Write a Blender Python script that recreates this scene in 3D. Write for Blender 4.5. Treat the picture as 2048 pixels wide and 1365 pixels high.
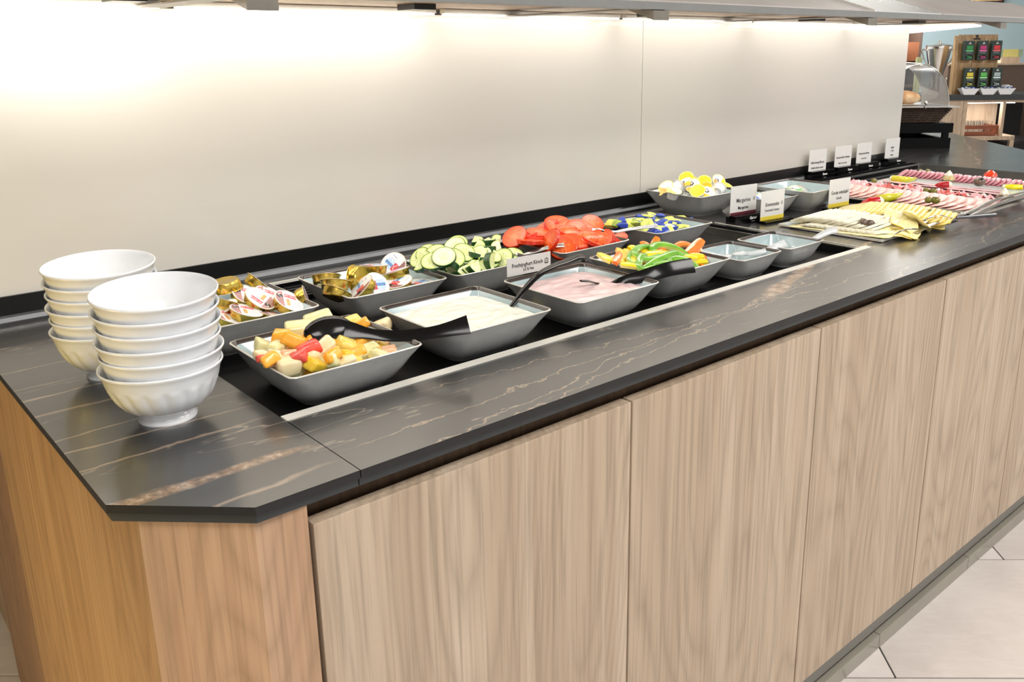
import bpy, bmesh, math, random
import numpy as np
from mathutils import Vector, Matrix, noise as mnoise

for o in list(bpy.data.objects): bpy.data.objects.remove(o)
S = bpy.context.scene
COL = S.collection
PI = math.pi
ZT = 0.94                       # height of the worktop surface above the floor
random.seed(7)

def lin(c):
    r = []
    for v in c:
        v = v/255.0
        r.append(v/12.92 if v <= .04045 else ((v+.055)/1.055)**2.4)
    return (r[0], r[1], r[2], 1.0)

# ------------------------------------------------------------------ camera
CAM = np.array([-0.412386, -0.767090, 0.43])
RW = np.array([[0.74728475, -0.66443654, -0.00946466],
               [-0.18071484, -0.18950046, -0.9651071],
               [0.63945887, 0.72292023, -0.26168434]])
FPX, CX, CY = 1739.224, 1089.55, 576.34
cd = bpy.data.cameras.new('camera'); cam = bpy.data.objects.new('camera', cd); COL.objects.link(cam)
cd.sensor_width = 36; cd.lens = FPX/2048*36
cd.shift_x = (1024-CX)/2048; cd.shift_y = (CY-682.5)/2048
cd.clip_start = .02; cd.clip_end = 60
_m = Matrix((( RW[0][0], -RW[1][0], -RW[2][0]), (RW[0][1], -RW[1][1], -RW[2][1]), (RW[0][2], -RW[1][2], -RW[2][2]))).to_4x4()
_m.translation = Vector((CAM[0], CAM[1], CAM[2]+ZT)); cam.matrix_world = _m
S.camera = cam

# ------------------------------------------------------------------ view, world, lights
S.view_settings.view_transform = 'Standard'; S.view_settings.look = 'None'
S.view_settings.exposure = 0.0; S.view_settings.gamma = 1.0
try: S.view_settings.use_curve_mapping = False
except Exception: pass
W = bpy.data.worlds.new('room_light'); S.world = W; W.use_nodes = True
W.node_tree.nodes['Background'].inputs[0].default_value = (1.0, .985, .96, 1)
W.node_tree.nodes['Background'].inputs[1].default_value = 1.05

def area(name, loc, size, power, color=(1, .97, .93), rot=(0, 0, 0), sy=None):
    l = bpy.data.lights.new(name, 'AREA'); l.energy = power; l.color = color
    l.shape = 'RECTANGLE'; l.size = size; l.size_y = sy or size
    o = bpy.data.objects.new(name, l); COL.objects.link(o)
    o.location = (loc[0], loc[1], loc[2]+ZT); o.rotation_euler = rot
    return o
area('ceiling_light', (-.5, -1.3, 1.75), 1.0, 40, sy=1.0)
area('ceiling_light', (1.6, -1.3, 1.75), 1.0, 40, sy=1.0)
area('ceiling_light', (4.0, -1.3, 1.75), 1.0, 42, sy=1.0)
area('ceiling_light', (7.0, 0.2, 1.75), 1.5, 60, sy=1.5)
area('ceiling_light', (8.2, 4.2, 1.75), 1.5, 110, sy=1.5)
area('wall_fill_light', (9.6, 4.3, 1.2), 2.0, 42, rot=(0, -.9, 0))  # added fill without a fixture, brightens the blue wall
area('warm_wall_lamp', (-1.3, .45, -.40), .45, 7.5, (1.0, .66, .05), rot=(0, -PI/2*1.0, 0))
SHELF_BARS = [-.41, .16, .73, 1.30, 1.87, 2.44]
for i, x in enumerate(SHELF_BARS):
    area('shelf_strip_light', (x+.275 + (.10 if i == 0 else 0), .80, .505), .53-(.18 if i == 0 else 0), (1.0, .75, .46, .38, .36, .36)[i], (1, .955, .87), rot=(math.radians(22), 0, 0), sy=.03)
for x in (.3, 1.3, 2.4):
    area('shelf_area_row', (x, .56, .50), .9, 1.5, (1, .97, .9), sy=.05)  # bare area lights below the shelf, without fittings

# ------------------------------------------------------------------ helpers
def at(px, py, x=None, y=None, z=None):
    """pixel of the 2048x1365 photograph -> point (relative height) on a plane"""
    d = RW.T @ np.array([(px-CX)/FPX, (py-CY)/FPX, 1.0])
    if z is not None: s = (z-CAM[2])/d[2]
    elif y is not None: s = (y-CAM[1])/d[1]
    else: s = (x-CAM[0])/d[0]
    p = CAM + s*d
    return Vector((float(p[0]), float(p[1]), float(p[2])))
def zoomer(ox, oy, sc): return lambda X, Y: (ox+X/sc, oy+Y/sc)
UU = Vector((.747, -.664, 0)).normalized()      # to the right as the room diagonal runs
VV = Vector((.664, .747, 0)).normalized()       # away from the camera

def tag(o, label=None, cat=None, group=None, kind=None):
    if label: o['label'] = label
    if cat: o['category'] = cat
    if group: o['group'] = group
    if kind: o['kind'] = kind
    return o
def empty(name, loc=(0, 0, 0), rz=0, rot=None):
    o = bpy.data.objects.new(name, None); COL.objects.link(o)
    o.empty_display_size = .02
    o.location = (loc[0], loc[1], loc[2]+ZT)
    if rot is not None: o.rotation_euler = rot.to_euler()
    else: o.rotation_euler = (0, 0, rz)
    return o
def place(o, loc, rot=None, parent=None):
    o.location = (loc[0], loc[1], loc[2] + (0 if parent else ZT))
    if rot is not None: o.rotation_euler = rot.to_euler()
    return o
def newobj(name, me, parent=None, loc=None, rot=None):
    o = bpy.data.objects.new(name, me); COL.objects.link(o)
    if parent: o.parent = parent
    if loc is not None: place(o, loc, rot, parent)
    return o

class MB:
    def __init__(s): s.v = []; s.f = []; s.m = []; s.c = []
    def add(s, vs, fs, m=0, col=None):
        b = len(s.v); s.v += [tuple(v) for v in vs]
        for f in fs: s.f.append(tuple(i+b for i in f)); s.m.append(m); s.c.append(col)
        return s
    def box(s, c, d, m=0, rot=None, col=None, bev=0):
        x, y, z = d[0]/2, d[1]/2, d[2]/2
        if bev > 0:
            bm = bmesh.new(); bmesh.ops.create_cube(bm, size=1)
            for v in bm.verts: v.co = Vector((v.co.x*d[0], v.co.y*d[1], v.co.z*d[2]))
            bmesh.ops.bevel(bm, geom=bm.edges[:], offset=bev, segments=2, affect='EDGES', profile=.6)
            vs = [v.co.copy() for v in bm.verts]; fs = [[v.index for v in f.verts] for f in bm.faces]; bm.free()
        else:
            vs = [Vector(p) for p in ((-x,-y,-z),(x,-y,-z),(x,y,-z),(-x,y,-z),(-x,-y,z),(x,-y,z),(x,y,z),(-x,y,z))]
            fs = [(0,3,2,1),(4,5,6,7),(0,1,5,4),(1,2,6,5),(2,3,7,6),(3,0,4,7)]
        C = Vector(c)
        if rot is not None: vs = [rot @ v for v in vs]
        return s.add([v+C for v in vs], fs, m, col)
    def bb(s, a, b, m=0, bev=0):
        return s.box([(a[i]+b[i])/2 for i in range(3)], [abs(b[i]-a[i]) for i in range(3)], m, bev=bev)
    def prism(s, poly, z0, z1, m=0, axis='z'):
        n = len(poly)
        def P(p, t):
            if axis == 'z': return (p[0], p[1], t)
            if axis == 'x': return (t, p[0], p[1])
            return (p[0], t, p[1])
        vs = [P(p, z0) for p in poly]+[P(p, z1) for p in poly]
        fs = [tuple(range(n))[::-1], tuple(range(n, 2*n))]+[(i, (i+1) % n, n+(i+1) % n, n+i) for i in range(n)]
        return s.add(vs, fs, m)
    def loft(s, rings, m=0, cap0=True, cap1=True, cols=None):
        n = len(rings[0]); vs = [p for r in rings for p in r]; b = len(s.v)
        s.v += [tuple(p) for p in vs]
        for k in range(len(rings)-1):
            for i in range(n):
                j = (i+1) % n
                s.f.append((b+k*n+i, b+k*n+j, b+(k+1)*n+j, b+(k+1)*n+i)); s.m.append(m[k] if isinstance(m, (list, tuple)) else m); s.c.append(cols[k] if cols else None)
        m0 = m[0] if isinstance(m, (list, tuple)) else m; m1 = m[-1] if isinstance(m, (list, tuple)) else m
        if cap0: s.f.append(tuple(b+i for i in range(n))[::-1]); s.m.append(m0); s.c.append(cols[0] if cols else None)
        if cap1: s.f.append(tuple(b+(len(rings)-1)*n+i for i in range(n))); s.m.append(m1); s.c.append(cols[-1] if cols else None)
        return s
    def lathe(s, prof, seg=24, m=0, cap0=True, cap1=True, c=(0, 0, 0), fn=None, cols=None):
        rings = []
        for (r, z) in prof:
            ring = []
            for i in range(seg):
                a = 2*PI*i/seg; rr = r
                if fn: rr = fn(r, z, a)
                ring.append((c[0]+rr*math.cos(a), c[1]+rr*math.sin(a), c[2]+z))
            rings.append(ring)
        return s.loft(rings, m, cap0, cap1, cols)
    def tube(s, pts, r, seg=8, m=0, flat=1.0, up=None):
        pts = [Vector(p) for p in pts]; rings = []
        for i, p in enumerate(pts):
            t = (pts[min(i+1, len(pts)-1)]-pts[max(i-1, 0)]).normalized()
            u = Vector(up) if up is not None else (Vector((0, 0, 1)) if abs(t.z) < .95 else Vector((1, 0, 0)))
            a = t.cross(u).normalized(); b = a.cross(t).normalized()
            rr = r[i] if isinstance(r, (list, tuple)) else r
            fl = flat[i] if isinstance(flat, (list, tuple)) else flat
            rings.append([p+a*(rr*math.cos(2*PI*k/seg))+b*(rr*fl*math.sin(2*PI*k/seg)) for k in range(seg)])
        return s.loft(rings, m)
    def ell(s, c, r, seg=12, m=0, rot=None, nz=8):
        rings = []
        for k in range(1, nz):
            th = PI*k/nz
            ring = [Vector((r[0]*math.sin(th)*math.cos(2*PI*i/seg), r[1]*math.sin(th)*math.sin(2*PI*i/seg), -r[2]*math.cos(th))) for i in range(seg)]
            if rot is not None: ring = [rot @ p for p in ring]
            rings.append([p+Vector(c) for p in ring])
        return s.loft(rings, m)
    def mesh(s, name, mats, smooth=False, ang=40):
        me = bpy.data.meshes.new(name); me.from_pydata(s.v, [], s.f)
        for m in (mats if isinstance(mats, (list, tuple)) else [mats]): me.materials.append(m)
        me.polygons.foreach_set('material_index', s.m)
        if any(c is not None for c in s.c):
            ca = me.color_attributes.new('Col', 'FLOAT_COLOR', 'CORNER'); k = 0
            for p, c in zip(me.polygons, s.c):
                for _ in p.loop_indices: ca.data[k].color = c or (1, 1, 1, 1); k += 1
        bm = bmesh.new(); bm.from_mesh(me); bmesh.ops.recalc_face_normals(bm, faces=bm.faces); 
        if smooth:
            A = math.radians(ang)
            for f in bm.faces: f.smooth = True
            for e in bm.edges:
                if len(e.link_faces) == 2 and e.calc_face_angle(0) > A: e.smooth = False
        bm.to_mesh(me); bm.free()
        return me
    def build(s, name, mats, parent=None, smooth=False, loc=None, rot=None, ang=40):
        return newobj(name, s.mesh(name, mats, smooth, ang), parent, loc, rot)

def basis(n, spin=0):
    n = Vector(n).normalized()
    q = Vector((0, 0, 1)).rotation_difference(n)
    return (q.to_matrix() @ Matrix.Rotation(spin, 3, 'Z'))
def nrm(u=0, c=0, z=1):      # normal from right, toward-camera and up components
    return UU*u - VV*c + Vector((0, 0, z))
def smoothpts(pts, n=5):
    pts = [Vector(p) for p in pts]; out = []
    for i in range(len(pts)-1):
        p0 = pts[max(i-1, 0)]; p1 = pts[i]; p2 = pts[i+1]; p3 = pts[min(i+2, len(pts)-1)]
        for k in range(n):
            t = k/n
            out.append(.5*((2*p1)+(p2-p0)*t+(2*p0-5*p1+4*p2-p3)*t*t+(3*p1-p0-3*p2+p3)*t**3))
    out.append(pts[-1]); return out
def dup(root, loc, rot, label=None, group=None):
    r = root.copy(); COL.objects.link(r); place(r, loc, rot)
    if label: r['label'] = label
    if group: r['group'] = group
    for ch in list(root.children):
        c = ch.copy(); COL.objects.link(c); c.parent = r
        for g in list(ch.children):
            d = g.copy(); COL.objects.link(d); d.parent = c
    return r

# ------------------------------------------------------------------ materials
MATS = {}
class NT:
    def __init__(s, name, rough=.5, metal=0, spec=.5, coat=0, crough=.1):
        s.m = bpy.data.materials.new(name); s.m.use_nodes = True; s.t = s.m.node_tree; s.n = s.t.nodes
        s.b = s.n['Principled BSDF']; s.i = s.b.inputs
        s.i['Roughness'].default_value = rough; s.i['Metallic'].default_value = metal
        s.i['Specular IOR Level'].default_value = spec
        s.i['Coat Weight'].default_value = coat; s.i['Coat Roughness'].default_value = crough
        MATS[name] = s.m
    def node(s, t, **k):
        n = s.n.new(t)
        for a, v in k.items(): setattr(n, a, v)
        return n
    def L(s, a, b): s.t.links.new(a, b)
    def coord(s, kind='Object', scale=(1, 1, 1), loc=(0, 0, 0), rot=(0, 0, 0)):
        tc = s.node('ShaderNodeTexCoord'); mp = s.node('ShaderNodeMapping')
        mp.inputs['Scale'].default_value = scale; mp.inputs['Location'].default_value = loc; mp.inputs['Rotation'].default_value = rot
        s.L(tc.outputs[kind], mp.inputs[0]); return mp.outputs[0]
    def noise(s, vec, scale=5, detail=3, rough=.5, dist=0):
        n = s.node('ShaderNodeTexNoise'); n.inputs['Scale'].default_value = scale; n.inputs['Detail'].default_value = detail
        n.inputs['Roughness'].default_value = rough; n.inputs['Distortion'].default_value = dist
        if vec is not None: s.L(vec, n.inputs['Vector'])
        return n.outputs['Fac']
    def math(s, op, a, b=None, c=None, clamp=False):
        n = s.node('ShaderNodeMath', operation=op); n.use_clamp = clamp
        for i, v in enumerate((a, b, c)):
            if v is None: continue
            if isinstance(v, (int, float)): n.inputs[i].default_value = v
            else: s.L(v, n.inputs[i])
        return n.outputs[0]
    def ramp(s, fac, stops):
        r = s.node('ShaderNodeValToRGB'); e = r.color_ramp.elements
        while len(e) < len(stops): e.new(.5)
        for k, (p, c) in enumerate(stops):
            e[k].position = p; e[k].color = c if len(c) == 4 else (*c, 1)
        s.L(fac, r.inputs[0]); return r.outputs[0]
    def mix(s, f, a, b, mode='MIX'):
        n = s.node('ShaderNodeMix', data_type='RGBA', blend_type=mode)
        for i, v in ((0, f), (6, a), (7, b)):
            if isinstance(v, (int, float, tuple)): n.inputs[i].default_value = v
            else: s.L(v, n.inputs[i])
        return n.outputs[2]
    def col(s, c):
        if isinstance(c, tuple): s.i['Base Color'].default_value = c
        else: s.L(c, s.i['Base Color'])
        return s
    def bump(s, h, strength=.3, dist=.002):
        n = s.node('ShaderNodeBump'); n.inputs['Strength'].default_value = strength; n.inputs['Distance'].default_value = dist
        s.L(h, n.inputs['Height']); s.L(n.outputs[0], s.i['Normal']); return s
    def sep(s, v):
        n = s.node('ShaderNodeSeparateXYZ'); s.L(v, n.inputs[0]); return n.outputs
def simple(name, rgb, rough=.5, metal=0, spec=.5, coat=0, var=.08, scale=40, bump=0, sss=0, trans=0, ior=None, crough=.1):
    t = NT(name, rough, metal, spec, coat, crough)
    c = lin(rgb); v = t.coord()
    n = t.noise(v, scale, 3)
    lo = tuple(max(0, x*(1-var)) for x in c[:3]); hi = tuple(min(1, x*(1+var)) for x in c[:3])
    t.col(t.ramp(n, [(.3, lo), (.7, hi)]))
    if bump: t.bump(n, bump, .001)
    if sss: t.i['Subsurface Weight'].default_value = sss; t.i['Subsurface Radius'].default_value = (.006, .003, .002); t.i['Subsurface Scale'].default_value = 1.0
    if trans: t.i['Transmission Weight'].default_value = trans
    if ior: t.i['IOR'].default_value = ior
    return t.m

def wood(name, base, dark, light, rough=.42, gs=1.0):
    t = NT(name, rough, spec=.4)
    tc = t.node('ShaderNodeTexCoord'); oi = t.node('ShaderNodeObjectInfo')
    off = t.node('ShaderNodeVectorMath', operation='SCALE'); t.L(oi.outputs['Location'], off.inputs[0]); off.inputs[3].default_value = 7.3
    ad = t.node('ShaderNodeVectorMath', operation='ADD'); t.L(tc.outputs['Object'], ad.inputs[0]); t.L(off.outputs[0], ad.inputs[1])
    def mp(sc):
        m = t.node('ShaderNodeMapping'); m.inputs['Scale'].default_value = sc; t.L(ad.outputs[0], m.inputs[0]); return m.outputs[0]
    big = t.noise(mp((2.6*gs, 2.6*gs, .42*gs)), 1.6, 1.2, .4)
    rings = t.math('PINGPONG', t.math('MULTIPLY', t.math('ADD', big, t.math('MULTIPLY', t.noise(mp((9*gs, 9*gs, 1.5*gs)), 2.0, 2), .035)), 62), 1.0)
    ringm = t.math('MULTIPLY', t.math('POWER', rings, 2.0), t.math('ADD', .35, t.noise(mp((5*gs, 5*gs, .6*gs)), 1.0, 1)))
    mid = t.noise(mp((14*gs, 14*gs, .35*gs)), 1.0, 3, .55)
    fine = t.noise(mp((170*gs, 170*gs, 4*gs)), 1.0, 2, .6)
    strp = t.noise(mp((60*gs, 60*gs, .8*gs)), 1.0, 2, .6)
    c = t.ramp(mid, [(.26, lin(dark)), (.5, lin(base)), (.78, lin(light))])
    c = t.mix(t.math('MULTIPLY', ringm, .42), c, lin(tuple(int(x*.72) for x in base)))
    c = t.mix(t.math('MULTIPLY', t.math('SUBTRACT', strp, .45, clamp=True), 1.6), c, lin(light))
    c = t.mix(t.math('MULTIPLY', t.math('SUBTRACT', fine, .48, clamp=True), 1.8), c, lin(tuple(int(x*.72) for x in dark)))
    t.col(c); t.bump(fine, .12, .0006)
    return t.m

def marble(name):
    t = NT(name, .38, spec=.4, coat=1.0, crough=.17); t.i['Coat IOR'].default_value = 1.5
    v = t.coord()
    x, y, z = t.sep(v)[0:3]
    wob = t.noise(t.coord(scale=(3.2, 6, 1)), 1.6, 5, .62)
    wob2 = t.noise(t.coord(scale=(9, 14, 1), loc=(3, 1, 0)), 2.0, 4, .6)
    W_ = t.math('ADD', t.math('MULTIPLY', t.math('SUBTRACT', wob, .5), .075), t.math('MULTIPLY', t.math('SUBTRACT', wob2, .5), .022))
    def vein(a, b, w, x0=-9, x1=9, amp=1.0):
        # distance of y to line a*x+b, wobbling
        d = t.math('SUBTRACT', t.math('SUBTRACT', y, t.math('MULTIPLY', x, a)), b)
        d = t.math('ABSOLUTE', t.math('ADD', d, t.math('MULTIPLY', W_, amp)))
        m = t.math('SUBTRACT', 1.0, t.math('DIVIDE', d, w*.85), clamp=True)
        if x0 > -9: m = t.math('MULTIPLY', m, t.math('MULTIPLY', t.math('SUBTRACT', x, x0), 14, clamp=True))
        if x1 < 9: m = t.math('MULTIPLY', m, t.math('MULTIPLY', t.math('SUBTRACT', x1, x), 14, clamp=True))
        return m
    cloud = t.noise(t.coord(scale=(1.5, 4, 1)), 2.2, 5, .55)
    base = t.ramp(cloud, [(.3, lin((30, 29, 29))), (.7, lin((48, 46, 45)))])
    # fine pale veins : contour lines of stretched noise
    fn = t.noise(t.coord(scale=(1.3, 6.5, 1), rot=(0, 0, -.10)), 1.5, 4, .55)
    fl = t.math('PINGPONG', t.math('MULTIPLY', fn, 11), 1.0)
    fl = t.math('SUBTRACT', 1.0, t.math('MULTIPLY', fl, 16), clamp=True)
    gate = t.noise(t.coord(scale=(2, 3, 1), loc=(9, 2, 0)), 1.7, 2)
    fl = t.math('MULTIPLY', fl, t.math('MULTIPLY', t.math('SUBTRACT', gate, .44), 5, clamp=True))
    c = t.mix(t.math('MULTIPLY', fl, .42), base, lin((196, 178, 158)))
    thin = None
    for (a, b, w, x0, x1, am) in ((-.06, .250, .0035, -9, .0, .35), (.05, .315, .003, -9, .0, .35), (0, .40, .006, -9, 0, .35), (.03, .47, .003, -9, 0, .3), (.02, .205, .004, -9, 0, .5),
                                  (.02, .52, .002, -9, 0, .3), (0, .60, .002, -9, 0, .3), (.02, .035, .006, -9, 0, .5),
                                  (.05, .05, .0022, 0, 1.1, 1.2), (.14, -.03, .0022, .1, 1.6, 1.3), (-.08, .15, .002, .15, 1.5, 1.4), (.09, -.10, .003, 1.1, 3.2, 1.5),
                                  (.16, -.02, .002, 0, .6, 1.1), (-.03, .24, .003, 1.2, 3.2, 1.2), (.22, -.52, .003, 1.9, 3.4, 1.2)):
        vv = vein(a, b, w, x0, x1, am)
        thin = vv if thin is None else t.math('MAXIMUM', thin, vv)
    c = t.mix(t.math('MULTIPLY', thin, .58), c, lin((190, 164, 138)))
    bn = t.noise(v, 55, 4, .7)
    bcol = t.ramp(bn, [(.32, lin((84, 62, 46))), (.5, lin((150, 118, 88))), (.68, lin((205, 190, 172)))])
    bold = None
    for (a, b, w, x0, x1, am) in ((-.02, .092, .013, -9, -.0, .45), (.33, -.20, .022, .86, 1.30, 1.0), (.10, .055, .010, 1.22, 1.75, .9), (.5, -.9, .005, 3.0, 9, 1.6)):
        vv = t.math('MULTIPLY', vein(a, b, w, x0, x1, am), 1.8, clamp=True)
        bold = vv if bold is None else t.math('MAXIMUM', bold, vv)
    rag = t.math('MULTIPLY', t.math('SUBTRACT', t.noise(v, 30, 4, .65), .30), 5, clamp=True)
    c = t.mix(t.math('MULTIPLY', bold, rag), c, bcol)
    t.col(c)
    return t.m

M_marble = marble('dark_marble')
M_door = wood('light_wood_laminate', (182, 161, 138), (168, 146, 124), (202, 184, 163))
M_post = wood('reddish_wood_laminate', (184, 150, 120), (168, 130, 100), (202, 168, 138))
M_recess = wood('shade_browned_wood', (98, 78, 60), (84, 66, 50), (112, 90, 70))  # dark brown carries the shade of the recess in its colour
M_edge = simple('black_slab_edge', (24, 24, 26), .35)
M_sub = simple('charcoal_support', (46, 50, 51), .4)
M_black = simple('black_lacquer', (17, 18, 19), .28, var=.05)
M_blackwell = simple('black_well_lining', (6, 6, 7), .5, spec=.15)
M_grey = simple('grey_plinth', (128, 126, 120), .4, scale=8)
M_steel = simple('brushed_steel', (205, 203, 198), .28, metal=1, var=.04, scale=200)
M_chrome = simple('chrome', (228, 226, 222), .2, metal=1, var=.02)
M_strip = simple('satin_steel_strip', (232, 229, 220), .35, metal=.15, var=.03)
M_panel = simple('cream_back_painted_glass', (212, 208, 200), .25, spec=.45, coat=.35, var=.02, scale=3, crough=.03)
M_porc = simple('white_porcelain', (236, 238, 240), .18, spec=.5, coat=.3, var=.01)
M_bowlout = simple('grey_glaze', (176, 177, 175), .22, coat=.35, var=.05, scale=60)
M_bowlin = simple('pale_blue_glaze', (172, 192, 196), .15, coat=.5, var=.06, scale=30)
M_bowlrim = simple('dark_brown_glaze_rim', (52, 43, 38), .25, coat=.5, var=.12, scale=40)
M_rimlite = simple('pale_rim_and_highlight', (205, 200, 190), .2, coat=.5, var=.1)  # highlight painted along bowl rims; also the pale platter rims
M_plastic = simple('black_plastic', (6, 6, 7), .16, spec=.35, coat=0)
M_gold = simple('gold_foil', (208, 178, 84), .24, metal=1, var=.12, scale=90)
def clear(name, rgb=(255, 255, 255), rough=.03, ior=1.45):
    t = NT(name, rough); t.col(lin(rgb)); t.i['Transmission Weight'].default_value = 1; t.i['IOR'].default_value = ior
    n = t.noise(t.coord(), 30, 2); t.bump(n, .05, .001); return t.m
M_clear = clear('clear_plastic', (250, 252, 253), .05, 1.3)
M_glass = clear('clear_glass')
M_spoonclear = simple('cloudy_clear_plastic', (246, 249, 251), .12, coat=.6, trans=.5, var=.02)
def thin(name):
    t = NT(name, .05); n = t.n; tr = t.node('ShaderNodeBsdfTransparent'); gl = t.node('ShaderNodeBsdfGlossy'); gl.inputs['Roughness'].default_value = .06
    lw = t.node('ShaderNodeLayerWeight'); lw.inputs[0].default_value = .35; mx = t.node('ShaderNodeMixShader')
    f = t.math('ADD', t.math('MULTIPLY', lw.outputs['Fresnel'], .8), t.math('MULTIPLY', t.noise(t.coord(), 6, 2), .12))
    t.L(f, mx.inputs[0]); t.L(tr.outputs[0], mx.inputs[1]); t.L(gl.outputs[0], mx.inputs[2]); t.L(mx.outputs[0], n['Material Output'].inputs[0]); return t.m
M_thin = thin('thin_clear_acrylic')
def vcol(name, rough=.35, metal=0, coat=0, sss=0, var=.0):
    t = NT(name, rough, metal, coat=coat)
    a = t.node('ShaderNodeVertexColor'); a.layer_name = 'Col'
    n = t.noise(t.coord(), 180, 2)
    t.col(t.mix(var, a.outputs[0], t.ramp(n, [(.3, (0, 0, 0)), (.7, (1, 1, 1))]), 'OVERLAY') if var else a.outputs[0])
    if sss: t.i['Subsurface Weight'].default_value = sss; t.i['Subsurface Radius'].default_value = (.004, .003, .002); t.i['Subsurface Scale'].default_value = 1
    return t.m
M_print = vcol('printed_foil', .3, 0, .2)
M_veg = vcol('cut_vegetable', .25, 0, .25, .1, .12)
def emis(name, rgb, st):
    t = NT(name); t.col(lin(rgb)); n = t.noise(t.coord(), 3, 1)
    t.L(t.ramp(n, [(0, lin(rgb)), (1, lin(rgb))]), t.i['Emission Color']); t.i['Emission Strength'].default_value = st; return t.m
M_lamp = emis('lamp_diffuser', (255, 247, 232), 3.2)

# ------------------------------------------------------------------ floor, ceiling, far walls
def tilemat():
    t = NT('pale_stone_tile', .32, spec=.45)
    v = t.coord(); a = t.noise(v, 3.0, 5, .6); b = t.noise(t.coord(scale=(2, 9, 1)), 8, 4, .6)
    c = t.ramp(a, [(.3, lin((198, 189, 184))), (.7, lin((220, 212, 207)))])
    t.col(t.mix(t.math('MULTIPLY', t.math('SUBTRACT', b, .5, clamp=True), .9), c, lin((232, 228, 224)))); return t.m
M_tile = tilemat()
fl = MB().bb((-4, -5, -.96), (14, 8, -.9435)).build('floor', simple('dark_grout', (70, 68, 66), .8)); place(fl, (0, 0, 0)); tag(fl, kind='structure')
TU = Vector((.737, -.676, 0)).normalized(); TV = Vector((.676, .737, 0)).normalized()
tw, tl = .474, .948
tb = MB().bb((-tl/2+.002, -tw/2+.002, -.0045), (tl/2-.002, tw/2-.002, 0), bev=.0012).mesh('tile', M_tile)
q0 = Vector((1.166, .058, 0)); qx = Vector((1.359, .05, 0))
ta = math.atan2(TU.y, TU.x); NT_ = 0
for j in range(-10, 16):
    cv = (q0.dot(TV)) + (j+.5)*tw
    for i in range(-6, 12):
        cu = qx.dot(TU) + (i+.5)*tl + (0 if j % 2 == 0 else tl*.5)
        p = TU*cu + TV*cv
        if p.x < -1.9 or p.x > 8.2 or p.y > 4.4 or p.y < -2.4 or (p-Vector((8.1, 3, 0))).dot(VV) > .3: continue
        if .75 < p.y < 1.2 and .7 < p.x < 2.6: continue
        NT_ += 1
        o = newobj('tile', tb, fl); o.location = (p.x, p.y, -.94); o.rotation_euler = (0, 0, ta)
lw = empty('blocker_wall_left', (-1.75, -.3, 0)); tag(lw, kind='structure')  # unseen dark wall, added to keep room light off the end panel
MB().bb((-.1, 0, -.94), (0, 4.9, 1.84)).build('plaster', simple('dark_blocker_brown', (92, 76, 58), .8), lw)
wf = empty('wall_far', (0, 4.6, 0)); tag(wf, kind='structure')
MB().bb((-1.85, 0, -.94), (6.2, .1, 1.84)).build('plaster', simple('warm_white_wall', (214, 208, 198), .8), wf)
ce = MB().bb((-4, -5, 1.84), (14, 8, 1.9)).build('ceiling', simple('white_ceiling', (226, 226, 224), .8), loc=(0, 0, 0)); tag(ce, kind='structure')

# ------------------------------------------------------------------ cabinets of the buffet
ZD0, ZD1 = -.805, -.0467
gaps = [-.057, .4345, .926, 1.4175, 1.909, 2.4005, 2.892]
where = ['nearest, beside the chamfered corner post', 'second from the corner post', 'third from the corner post', 'fourth from the corner post', 'fifth from the corner post', 'last before the frame edge, farthest from the corner post']
for i in range(6):
    x0, x1 = gaps[i], gaps[i+1]
    root = empty('cabinet', ((x0+x1)/2, 0, -.805))
    tag(root, 'light wood grain buffet cabinet, '+where[i], 'cabinet', 'cabinets under the buffet')
    w = x1-x0
    MB().bb((-w/2+.001, .03, 0), (w/2-.001, .8, .742)).build('carcass', M_door, root)
    MB().bb((-w/2+.002, .007, 0), (w/2-.002, .027, ZD1-ZD0), bev=.0012).build('door', M_door, root)
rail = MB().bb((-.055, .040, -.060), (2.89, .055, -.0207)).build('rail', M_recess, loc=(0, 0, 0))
tag(rail, 'recessed wood rail, browned as a shadow gap, between the dark worktop and the cabinet doors', 'trim')
pl = empty('plinth', (0, 0, 0)); tag(pl, 'grey recessed plinth along the foot of the cabinets', 'plinth')
MB().bb((-.05, .05, -.9), (2.9, .07, -.805)).build('plinth_board', M_grey, pl)
x = -.1
while x < 3.0:
    MB().bb((x+.001, .034, -.94), (min(x+.479, 3.0), .05, -.902), bev=.0015).build('skirting_tile', simple('grey_green_tile', (142, 138, 126), .25, scale=6) if 'grey_green_tile' not in MATS else MATS['grey_green_tile'], pl)
    x += .48
post = empty('corner_post', (0, 0, 0)); tag(post, 'reddish wood chamfered corner post at the left end of the buffet', 'panel')
MB().prism([(-.200, .0975), (-.1145, .0135), (-.114, .0275), (-.19, .102)], -.94, -.0215).build('chamfer_panel', M_post, post)
MB().prism([(-.1145, .0135), (-.0605, .0075), (-.0605, .0275), (-.114, .0275)], -.94, -.0215).build('front_panel', M_post, post)
ep = empty('end_panel', (-.2, .5, -.94)); tag(ep, 'wood end panel of the buffet glowing yellow in warm light', 'panel')
MB().bb((0, -.402, 0), (.018, .428, .9185)).build('board', M_post, ep)
MB().bb((0, .433, 0), (.018, .80, .9185)).build('edge_board', wood('pinkish_falloff_wood', (150, 118, 98), (136, 104, 86), (164, 132, 112)), ep)  # pink-brown board, browned further to paint the warm light's falloff
MB().bb((.018, -.38, 0), (.14, .48, .91)).build('core', M_recess, ep)

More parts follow.
